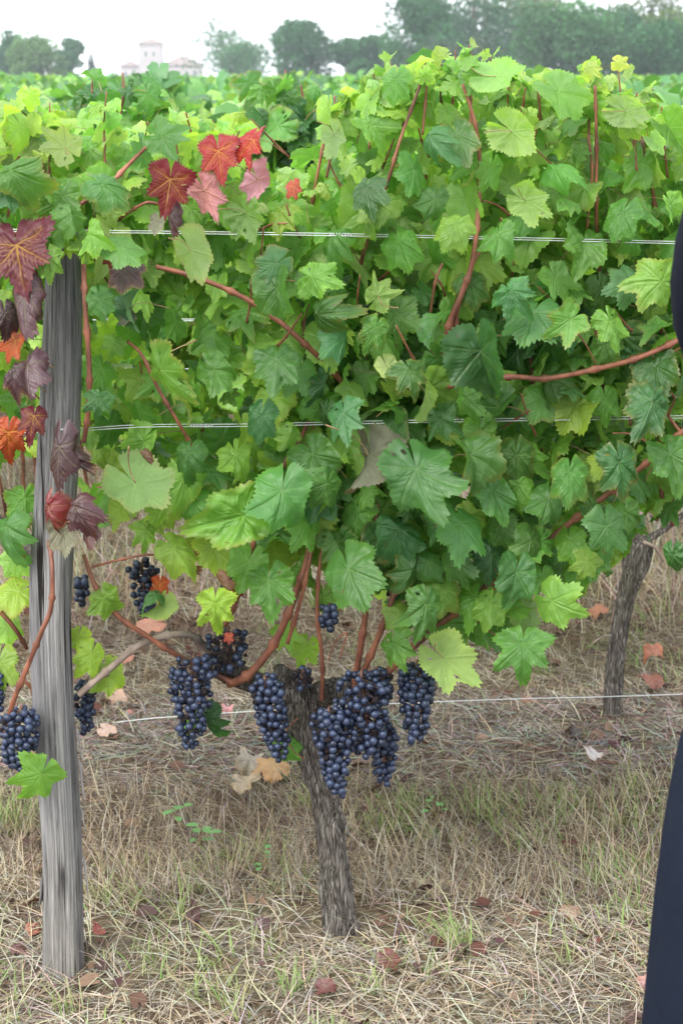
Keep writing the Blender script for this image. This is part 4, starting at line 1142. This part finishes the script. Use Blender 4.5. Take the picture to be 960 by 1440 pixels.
def tall_dry():
    y = rng.uniform(4.9, 7.5); x = xr(y)
    if nz(x, y, 1.5, 9) < -.15: return None
    return (x, y, rng.uniform(0, 6.283), rng.uniform(.12, .34), rng.uniform(.8, 1.45), rng.uniform(.3, 1.3), rng.uniform(.002, .0038),
            tuple(a * rng.uniform(.75, 1.1) for a in (PALE if rng.random() < .45 else STRAW)))
blades('dry_grass', 7000, tall_dry, 'tall tawny dry grass standing beyond the second row', 'dry grass')
TUFT = []
for _ in range(520):
    u = rng.random()
    y = rng.gauss(3.58, .10) if u < .40 else (rng.uniform(2.62, 3.45) if u < .66 else rng.uniform(4.4, 6.8)); x = xr(y)
    if nz(x, y, 1.9, 5) < -.12: continue
    TUFT.append((x, y, rng.uniform(.010, .035), rng.uniform(.6, 1.25), rng.random()))
def green():
    x, y, sp, k, h = rng.choice(TUFT); x += rng.gauss(0, sp); y += rng.gauss(0, sp)
    c = lerp3(lerp3(GREEN, DGREEN, h), STRAW, rng.random() ** 1.5 * .8)
    return (x, y, rng.uniform(0, 6.283), k * rng.uniform(.03, .085), rng.uniform(.6, 1.35), rng.uniform(.2, 1.0), rng.uniform(.0016, .0036), c)
blades('green_grass', 6000, green, 'tufts of green grass sprouting through the straw', 'grass')

# leaf litter: crumbled dark bits
def litter(n):
    it = []
    for _ in range(n):
        y = 2.5 + 4 * rng.random() ** 1.2; x = xr(y)
        if nz(x, y, 2.2, 7) < .0 and rng.random() < .7: continue
        c = rng.choice([(.10, .045, .035), (.13, .075, .055), (.08, .05, .045), (.20, .13, .09), (.07, .035, .038)])
        n_ = Vector((rng.gauss(0, .5), rng.gauss(0, .5), 1)).normalized(); t_ = Vector((rng.gauss(0, 1), rng.gauss(0, 1), 0))
        it.append((Vector((x, y, ground_z(x, y) + rng.uniform(.004, .02))), orient(t_ - n_ * t_.dot(n_), n_), rng.uniform(.008, .028), c))
    return it
o = join_leaves('leaf_litter', litter(1500), VLOW, M_LITTER); tag(o, 'crumbled brown and purple leaf litter scattered in the straw', 'leaf litter', kind='stuff')

# ------------------------------------------------------------------ fallen leaves one can pick out
def gpoint(px, py):
    d = cF + cR * ((px - 480) / FPX) + cU * (-(py - 720) / FPX); k = -(EYE.z - .015) / d.z
    return EYE + d * k
FALL = [
 (385, 1090, 58, (.55, .27, .07), 'large golden orange fallen leaf on the straw left of the trunk'),
 (342, 1112, 44, (.52, .40, .27), 'pale tan fallen leaf next to the golden orange one'),
 (352, 1078, 40, (.46, .36, .28), 'creamy dry fallen leaf touching the golden orange one from behind'),
 (214, 888, 52, (.55, .20, .12), 'salmon red fallen leaf between the cane and the grey fruiting cane'),
 (178, 934, 34, (.50, .17, .12), 'small coral fallen leaf below the grey fruiting cane'),
 (164, 990, 34, (.52, .30, .20), 'peach fallen leaf above the low wire, right of the post'),
 (184, 1008, 16, (.55, .20, .20), 'tiny pink fallen leaf just above the low wire'),
 (150, 1036, 34, (.50, .28, .20), 'peach fallen leaf just below the low wire, right of the post'),
 (320, 1004, 22, (.60, .22, .26), 'pink fallen leaf between the two left grape clusters'),
 (842, 863, 34, (.55, .20, .10), 'orange fallen leaf left of the lone second row trunk'),
 (917, 968, 38, (.45, .10, .045), 'rust red fallen leaf right of the lone trunk, above the wire'),
 (920, 928, 30, (.42, .13, .08), 'dull red fallen leaf in the grass right of the lone trunk'),
 (740, 992, 24, (.55, .17, .08), 'small orange fallen leaf left of the lone trunk on the low wire'),
 (836, 1071, 30, (.52, .42, .42), 'pale greyish pink fallen leaf in front of the lone trunk'),
 (808, 1040, 28, (.06, .04, .05), 'dark purple withered leaf lying before the lone trunk'),
 (934, 1000, 26, (.12, .05, .04), 'dark brown fallen leaf by the low wire beside the dark clothing'),
 (140, 1318, 24, (.38, .05, .03), 'bright red scrap of leaf at the right foot of the wooden post'),
 (48, 1318, 26, (.40, .10, .04), 'orange red scrap of leaf at the left foot of the wooden post'),
 (25, 1342, 26, (.16, .03, .03), 'dark red fallen leaf left of the wooden post base'),
 (545, 1360, 42, (.13, .03, .03), 'dark maroon fallen leaf right of the trunk foot'),
 (455, 1400, 34, (.12, .03, .035), 'maroon fallen leaf below the trunk foot'),
 (365, 1308, 30, (.09, .03, .04), 'dark plum fallen leaf left of the trunk foot'),
 (270, 1300, 34, (.12, .04, .045), 'plum fallen leaf between the post and the trunk'),
 (912, 1392, 30, (.50, .24, .22), 'pink fallen leaf against the edge of the dark trousers'),
 (800, 1290, 36, (.30, .16, .09), 'brown curled fallen leaf in the grass right of the trunk'),
]
M_FALL = leaf_mat('fallen_leaf_skin', transl=.1)
ME_FALL = [leaf_mesh('fallen_leaf', M_FALL, seed=700 + i, lob=.5, ky=[.9, -.7, 1.2][i], kx=[.8, .9, -1.2][i], fold=.2, ripple=.12) for i in range(3)]
for i, (px, py, w, c, lab) in enumerate(FALL):
    g_ = sum(c) / 3; c = tuple((g_ * .25 + a * .75) * .85 for a in c)
    p = gpoint(px, py); s = w / 1.45 * depth(p) / FPX * .92
    n_ = Vector((rng.gauss(0, .25), -.45, 1)).normalized(); t_ = Vector((rng.gauss(0, 1), rng.gauss(0, .6), 0))
    o = place_leaf(None, ME_FALL[i % 3], p + Vector((0, 0, .008 + .25 * s)), orient(t_ - n_ * t_.dot(n_), n_), s, c, 'fallen_leaf')
    tag(o, lab, 'leaf', 'fallen leaves on the ground')

# small broad-leaved weeds
def weed(px, py, n, s, label):
    p = gpoint(px, py); e = empty('weed', p); tag(e, label, 'weed')
    for k in range(n):
        a = k * 2.4 + rng.random(); h = rng.uniform(.015, .05); d = Vector((math.cos(a), math.sin(a), 0)); q = p + d * .006 * k / 2 + Vector((0, 0, h))
        V, F = tube_vf([p, q], [.001, .0008], 4); child('stalk', V, F, [M_PET], e)
        side = Vector((-d.y, d.x, 0)); L = s * rng.uniform(.7, 1.2)
        pts = [(0, 0, 0), (.35, .34, .06), (.35, -.34, .06), (.75, .25, .05), (.75, -.25, .05), (1, 0, -.05), (.4, 0, 0), (.75, 0, 0)]
        V = [q + d * (a_ * L) + side * (b_ * L) + Vector((0, 0, c_ * L)) for a_, b_, c_ in pts]
        me = mesh_np('weed_leaf', V, [(0, 6, 1), (0, 2, 6), (1, 6, 7, 3), (6, 2, 4, 7), (3, 7, 5), (7, 4, 5)], [mat_weed], True)
        o = obj('leaf', me); o.parent = e; o.matrix_parent_inverse = Matrix.Translation(-Vector(e.location))
mat_weed = mat_plain('weed_leaf', (.10, .22, .07), .55, .3, 30, .25)
weed(283, 1192, 7, .026, 'small bright green broad-leaved weed between post and trunk')
weed(248, 1158, 6, .022, 'green seedling weed in the straw near the wooden post')
weed(610, 1150, 6, .020, 'little green weed right of the hanging grape clusters')
weed(372, 1226, 5, .018, 'small green weed low in the straw left of the trunk')

# ------------------------------------------------------------------ far trees and buildings
M_CROWN = [mat_attr('tree_foliage', .7, .15, .2, nscale=.6)]
M_TRUNK = mat_plain('tree_trunk_bark', (.09, .07, .055), .9, .1, 3, .3, 0, .5)
def tree(name, label, px, Y, top_py, width, lobes, tint, leafn=5200, size=.42, open_=0.0, conical=False, group='trees on the skyline'):
    x = at(px, 100, Y).x; H = at(px, top_py, Y).z; W = width / FPX * Y / 2
    e = empty(name, (x, Y, 0)); tag(e, label, 'tree', group)
    r = random.Random(int(px * 7 + Y))
    base = H * .04
    mb = MB(); mb.tube([(x, Y, -.3), (x + .1, Y, H * .3), (x, Y, H * .62), (x + r.uniform(-.4, .4), Y, H * .88)], [H * .03, H * .024, H * .015, H * .004], 10)
    child('trunk', mb.V, mb.F, [M_TRUNK], e)
    blobs = []
    for k in range(lobes):
        if conical:
            u = (k + .5) / lobes; zz = base + (H - base) * u; rw = W * (1 - u) ** .8 + .15
            blobs.append((Vector((x, Y, zz)), rw, (H - base) / lobes * 1.3)); continue
        a = r.uniform(0, 6.283); el = r.random(); rad = math.sqrt(r.random())
        zz = base + (H - base) * (.12 + .74 * el); rr = W * rad * .72 * math.sqrt(max(.05, 1 - (2 * el - 1) ** 2 * .85))
        bw = W * r.uniform(.22, .42) + .4
        blobs.append((Vector((x + math.cos(a) * rr, Y + math.sin(a) * rr, zz)), bw, bw * r.uniform(.7, 1.0)))
    if not conical: blobs.append((Vector((x, Y, H - W * .30)), W * .38, W * .30))
    lm = MB()
    for c, bw, bh in blobs[:12]:
        if conical: break
        s0 = Vector((x, Y, min(c.z * .6, H * .5))); lm.tube([s0, s0.lerp(c, .55) + Vector((0, 0, -.2)), c], [H * .010, H * .007, H * .003], 6)
    if lm.V: child('limb', lm.V, lm.F, [M_TRUNK], e)
    tot = sum(b[1] ** 2 for b in blobs)
    C, S, T, N = [], [], [], []
    for c, bw, bh in blobs:
        k = max(30, int(leafn * bw * bw / tot)); shade = r.uniform(.75, 1.25)
        d = nrg.normal(size=(k, 3)); d /= np.linalg.norm(d, axis=1)[:, None]
        rad = nrg.uniform(.45, 1.08, k) ** .6
        p = np.array(c) + d * rad[:, None] * np.array([bw, bw, bh])
        if open_: p = p[nrg.random(k) > open_]; 
        C.append(p); S.append(size * nrg.uniform(.5, 1.2, len(p)))
        tt = np.array(tint)[None] * shade * nrg.uniform(.75, 1.25, (len(p), 1)); T.append(tt)
    C = np.concatenate(C); S = np.concatenate(S); T = np.concatenate(T); k = len(C)
    a = nrg.normal(size=(k, 3)); a /= np.linalg.norm(a, axis=1)[:, None]; b = np.cross(a, nrg.normal(size=(k, 3))); b /= np.linalg.norm(b, axis=1)[:, None]
    V = np.stack([C - a * S[:, None] * .6, C + b * S[:, None] * .4, C + a * S[:, None] * .6, C - b * S[:, None] * .4], 1).reshape(-1, 3)
    F = np.arange(4 * k).reshape(-1, 4)
    me = mesh_np('crown', V, F, M_CROWN, False, {'tint': ('FLOAT_COLOR', np.repeat(np.concatenate([T, np.ones((k, 1))], 1), 4, axis=0))})
    o = obj('crown', me); o.parent = e; o.matrix_parent_inverse = Matrix.Translation(-Vector(e.location))
    return e
OAK, WIL, OLV, PALEG = (.030, .098, .034), (.044, .125, .040), (.08, .135, .030), (.085, .165, .055)
tree('poplar_tree', 'bluish green tree at the far left of the skyline', 15, 260, 40, 66, 14, OAK, 5000)
tree('broadleaf_tree', 'pale green rounded tree left of the small cypress', 58, 240, 54, 92, 18, PALEG, 6500)
tree('broadleaf_tree', 'dark tree peeking out behind the pale one on the skyline', 97, 275, 52, 52, 12, OAK, 4200)
tree('cypress_tree', 'small dark pointed cypress left of the tower house', 129, 250, 73, 20, 9, (.03, .06, .035), 1500, .3, conical=True)
tree('airy_tree', 'thin see-through tree right of the tower house', 312, 300, 27, 118, 26, WIL, 3600, .45, .25)
tree('broadleaf_tree', 'low grey green tree beneath the see-through tree', 348, 285, 60, 96, 16, WIL, 5000)
tree('round_tree', 'dense round dark green tree at the centre of the skyline', 420, 230, 26, 104, 28, OAK, 8500)
tree('broadleaf_tree', 'low dark tree right of the dense round tree', 486, 235, 62, 100, 18, OAK, 5200)
tree('broadleaf_tree', 'mid height tree where the tall wood begins', 535, 225, 48, 100, 18, OAK, 5600)
tree('tall_tree', 'tall dark tree at the edge of the open sky', 590, 205, -34, 140, 34, OAK, 10000)
tree('tall_tree', 'tall bluish green tree second in the tall wood', 665, 215, -55, 160, 34, (.048, .12, .055), 10500)
tree('tall_tree', 'olive tinted tall tree rising over the canopy top', 745, 220, -45, 150, 32, OLV, 9500)
tree('broadleaf_tree', 'lighter rounded tree in front of the tall wood', 795, 190, 6, 160, 32, WIL, 9500)
tree('tall_tree', 'olive tall tree at the upper right corner', 910, 215, -40, 160, 30, OLV, 9500)
tree('broadleaf_tree', 'dark tree low at the right edge of the skyline', 935, 185, 30, 150, 26, OAK, 8000)
tree('broadleaf_tree', 'dark rounded tree filling in right of the lighter rounded tree', 865, 200, 6, 120, 24, OAK, 7500)
tree('broadleaf_tree', 'low dark shrubby tree under the tall wood', 640, 195, 62, 150, 16, (.04, .075, .04), 4000)

M_PLASTER = mat_plain('pale_plaster', (.33, .30, .30), .85, .1, .6, .08)
M_TILE = mat_plain('terracotta_roof', (.20, .155, .145), .85, .1, 1.2, .2)
M_GLASS = mat_plain('dark_window_glass', (.10, .11, .13), .25, .5, 1, .1)
M_STONE = mat_plain('pale_stone_trim', (.62, .57, .52), .85, .1, .8, .1)
def hip_roof(mb, x0, x1, y0, y1, z0, z1, ov=.5):
    cx, cy = (x0 + x1) / 2, (y0 + y1) / 2; d = min(x1 - x0, y1 - y0) / 2
    a = [(x0 - ov, y0 - ov, z0), (x1 + ov, y0 - ov, z0), (x1 + ov, y1 + ov, z0), (x0 - ov, y1 + ov, z0)]
    if x1 - x0 > y1 - y0: r_ = [(x0 + d, cy, z1), (x1 - d, cy, z1)]; f = [(0, 1, 5, 4), (1, 2, 5), (2, 3, 4, 5), (3, 0, 4)]
    else: r_ = [(cx, y0 + d, z1), (cx, y1 - d, z1)]; f = [(0, 1, 4), (1, 2, 5, 4), (2, 3, 5), (3, 0, 4, 5)]
    if abs((x1 - x0) - (y1 - y0)) < .01: r_ = [(cx, cy, z1)]; f = [(0, 1, 4), (1, 2, 4), (2, 3, 4), (3, 0, 4)]
    mb.add(a + r_, f + [(3, 2, 1, 0)])
def windows(par, xs, z0, z1, w, yf):
    for x in xs:
        mb = MB(); mb.box(x - w / 2, x + w / 2, yf - .06, yf + .05, z0, z1); f = mb.V
        fr = MB()
        for a in ((x - w / 2 - .15, x - w / 2, z0 - .15, z1 + .15), (x + w / 2, x + w / 2 + .15, z0 - .15, z1 + .15), (x - w / 2, x + w / 2, z1, z1 + .15), (x - w / 2, x + w / 2, z0 - .15, z0)):
            fr.box(a[0], a[1], yf - .12, yf + .03, a[2], a[3])
        o = child('window', fr.V, fr.F, [M_STONE], par, False)
        g = obj('pane', mesh_np('pane', mb.V, mb.F, [M_GLASS])); g.parent = o
YC = 520.0
def X(px, Y=YC): return at(px, 100, Y).x
def Z(py, Y=YC): return at(480, py, Y).z
ch = empty('tower_house', (X(212), YC, 0)); tag(ch, 'pale country house with a square tower and small pointed roof', 'house')
mb = MB(); mb.box(X(195), X(228), YC, YC + 6.9, -1, Z(60)); child('tower', mb.V, mb.F, [M_PLASTER], ch, False)
mb = MB(); mb.box(X(195) - .18, X(228) + .18, YC - .18, YC + 7.08, Z(62), Z(60.4)); child('cornice', mb.V, mb.F, [M_STONE], ch, False)
mb = MB(); hip_roof(mb, X(195), X(195) + 6.9, YC, YC + 6.9, Z(60.3), Z(52), .55); child('tower_roof', mb.V, mb.F, [M_TILE], ch, False)
mb = MB(); mb.tube([(X(195) + 3.45, YC + 3.45, Z(52.5)), (X(195) + 3.45, YC + 3.45, Z(49)), (X(195) + 3.45, YC + 3.45, Z(46))], [.28, .2, .05], 8); child('finial', mb.V, mb.F, [M_STONE], ch, False)
windows(ch, [X(206), X(217)], Z(80), Z(72), 1.0, YC)
mb = MB(); mb.box(X(229), X(282), YC + 1.2, YC + 10, -1, Z(92)); child('wall', mb.V, mb.F, [M_PLASTER], ch, False)
mb = MB(); hip_roof(mb, X(229), X(282), YC + 1.2, YC + 10, Z(91.8), Z(78)); child('roof', mb.V, mb.F, [M_TILE], ch, False)
windows(ch, [X(240), X(251), X(262), X(273)], Z(112), Z(99), 1.1, YC + 1.2)
mb = MB(); mb.box(X(168), X(194), YC + 1.2, YC + 9, -1, Z(93)); child('wall', mb.V, mb.F, [M_PLASTER], ch, False)
mb = MB(); hip_roof(mb, X(168), X(194), YC + 1.2, YC + 9, Z(92.8), Z(84)); child('roof', mb.V, mb.F, [M_TILE], ch, False)
windows(ch, [X(176), X(186)], Z(112), Z(100), 1.0, YC + 1.2)
def shed(px0, px1, pye, pyr, Y, lab):
    s = empty('outbuilding', (X((px0 + px1) / 2, Y), Y, 0)); tag(s, lab, 'building')
    mb = MB(); mb.box(X(px0, Y), X(px1, Y), Y, Y + 5, -1, Z(pye, Y)); child('wall', mb.V, mb.F, [M_PLASTER], s, False)
    mb = MB(); hip_roof(mb, X(px0, Y), X(px1, Y), Y, Y + 5, Z(pye, Y) + .01, Z(pyr, Y), .35); child('roof', mb.V, mb.F, [M_TILE], s, False)
    windows(s, [X(px0 + (px1 - px0) * .3, Y), X(px0 + (px1 - px0) * .7, Y)], .9, min(2.1, Z(pye, Y) - .3), .9, Y)
shed(328, 366, 112, 103, 190, 'low pale outbuilding under the see-through tree')
shed(476, 532, 119, 111, 150, 'low shed with a dull pink roof at the middle of the skyline')

# ------------------------------------------------------------------ person at the right edge
M_NAVY = mat_plain('dark_navy_cloth', (.005, .006, .013), .9, .08, 14, .3, 0, .6)
M_NAVY2 = mat_plain('dark_blue_trouser_cloth', (.0085, .0125, .023), .9, .08, 12, .3, 0, .7)
M_SKIN = mat_plain('skin', (.52, .33, .25), .5, .4, 20, .06)
M_HAIR = mat_plain('brown_hair', (.05, .03, .02), .55, .4, 90, .3)
M_SHOE = mat_plain('black_shoe_leather', (.015, .014, .013), .4, .5, 20, .2)
def skin_obj(name, joints, bones, mat, parent=None, root=0):
    me = bpy.data.meshes.new(name); me.from_pydata([j[:3] for j in joints], bones, []); me.materials.append(mat)
    o = bpy.data.objects.new(name, me); COL.objects.link(o)
    sm = o.modifiers.new('skin', 'SKIN'); sm.use_smooth_shade = True
    if not me.skin_vertices: 
        bpy.context.view_layer.objects.active = o; bpy.ops.mesh.customdata_skin_add()
    for i, j in enumerate(joints):
        sv = me.skin_vertices[0].data[i]; rr = j[3]
        sv.radius = rr if isinstance(rr, tuple) else (rr, rr)
        sv.use_root = (i == root)
    ss = o.modifiers.new('sub', 'SUBSURF'); ss.levels = ss.render_levels = 2
    if parent: o.parent = parent
    return o
# stands between camera and row, half turned to the vines, looking to the right along the row
cx, cy = .612, 1.74
LS, RS = (cx - .175, cy + .02, 1.40), (cx + .175, cy - .02, 1.40)
J = [(cx, cy, .95, .13), (cx, cy, 1.12, .12), (cx, cy, 1.30, .14), (cx, cy, 1.43, .10), (cx, cy, 1.50, .055), (cx + .01, cy + .02, 1.57, .065), (cx + .01, cy + .025, 1.66, .085), (cx + .01, cy + .015, 1.74, .07),
     (LS[0], LS[1], 1.41, .055), (cx - .12, cy + .10, 1.16, .045), (cx - .02, cy + .30, 1.22, .034), (cx + .02, cy + .36, 1.25, .028),
     (RS[0], RS[1], 1.41, .055), (cx + .22, cy + .10, 1.16, .045), (cx + .12, cy + .30, 1.22, .034), (cx + .08, cy + .36, 1.25, .028),
     (cx - .10, cy, .88, .09), (cx - .17, cy + .02, .50, .065), (cx - .22, cy + .05, .10, .045), (cx - .23, cy + .20, .04, .04),
     (cx + .10, cy, .88, .09), (cx - .14, cy - .18, .50, .065), (cx - .15, cy - .2, .10, .045), (cx - .15, cy - .08, .04, .04)]
B = [(0, 1), (1, 2), (2, 3), (3, 4), (4, 5), (5, 6), (6, 7), (3, 8), (8, 9), (9, 10), (10, 11), (3, 12), (12, 13), (13, 14), (14, 15), (0, 16), (16, 17), (17, 18), (18, 19), (0, 20), (20, 21), (21, 22), (22, 23)]
for hx, sg, i0 in ((J[11], -1, 11), (J[15], 1, 15)):       # five fingers on each hand
    for f in range(5):
        d = Vector((sg * -.01 + (f - 2) * .016, .035, .004)) if f else Vector((sg * .03, .015, .015))
        a = Vector(hx[:3]) + d; b = a + Vector((0, .03, -.004)) * (.7 if f in (0, 4) else 1); c = b + Vector((0, .014, -.02))
        n0 = len(J); J += [(*a, .010), (*b, .0085), (*c, .0075)]; B += [(i0, n0), (n0, n0 + 1), (n0 + 1, n0 + 2)]
person = skin_obj('person', J, B, M_SKIN)
tag(person, 'person in dark navy jacket and trousers cut off by the right edge', 'person')
skin_obj('jacket', [(cx + .01, cy - .02, .72, (.20, .17)), (cx, cy, 1.0, (.19, .15)), (cx, cy, 1.2, (.185, .14)), (cx, cy, 1.36, (.17, .12)), (cx, cy, 1.45, .085), (cx - .19, cy + .02, 1.41, .125), (cx - .19, cy + .05, 1.32, .13), (cx - .11, cy + .10, 1.17, .066), (cx - .02, cy + .29, 1.215, .046),
     (cx + .165, cy - .02, 1.385, .082), (cx + .18, cy + .04, 1.30, .08), (cx + .22, cy + .10, 1.17, .066), (cx + .13, cy + .28, 1.215, .046)],
     [(0, 1), (1, 2), (2, 3), (3, 4), (3, 5), (5, 6), (6, 7), (7, 8), (3, 9), (9, 10), (10, 11), (11, 12)], M_NAVY, person, 2)
skin_obj('trousers', [(cx, cy, .96, (.165, .13)), (cx - .125, cy, .86, .165), (cx - .150, cy + .02, .66, .142), (cx - .175, cy + .03, .46, .118), (cx - .225, cy + .05, .25, .088), (cx - .235, cy + .06, .06, .085),
     (cx + .06, cy - .06, .86, .13), (cx - .125, cy - .17, .60, .125), (cx - .145, cy - .19, .46, .12), (cx - .15, cy - .2, .25, .10), (cx - .15, cy - .2, .06, .095)],
     [(0, 1), (1, 2), (2, 3), (3, 4), (4, 5), (0, 6), (6, 7), (7, 8), (8, 9), (9, 10)], M_NAVY2, person, 0)
for sx, sy in ((cx - .235, cy + .06), (cx - .15, cy - .2)):
    skin_obj('shoe', [(sx, sy - .05, .045, .042), (sx, sy + .06, .045, .045), (sx - .01, sy + .17, .038, .036)], [(0, 1), (1, 2)], M_SHOE, person, 0)
skin_obj('hair', [(cx + .01, cy - .01, 1.70, .095), (cx + .01, cy - .05, 1.66, .085), (cx + .01, cy - .06, 1.58, .06)], [(0, 1), (1, 2)], M_HAIR, person, 0)

# ------------------------------------------------------------------ haze
t = NT('air_haze'); pv = t.node('VolumePrincipled')
pv.inputs['Color'].default_value = (.86, .95, 1.0, 1); pv.inputs['Density'].default_value = .00045; pv.inputs['Anisotropy'].default_value = .2
t.l.new(pv.outputs[0], t.out.inputs['Volume'])
mb = MB(); mb.box(-300, 300, -30, 600, -1.6, 21)
hz = obj('haze', mesh_np('haze', mb.V, mb.F, [t.m])); tag(hz, 'pale bluish haze hanging over the far trees', 'haze', kind='stuff')
print('leaves', {k.name: v for k, v in NLEAF.items()}, 'objects', len(bpy.data.objects))
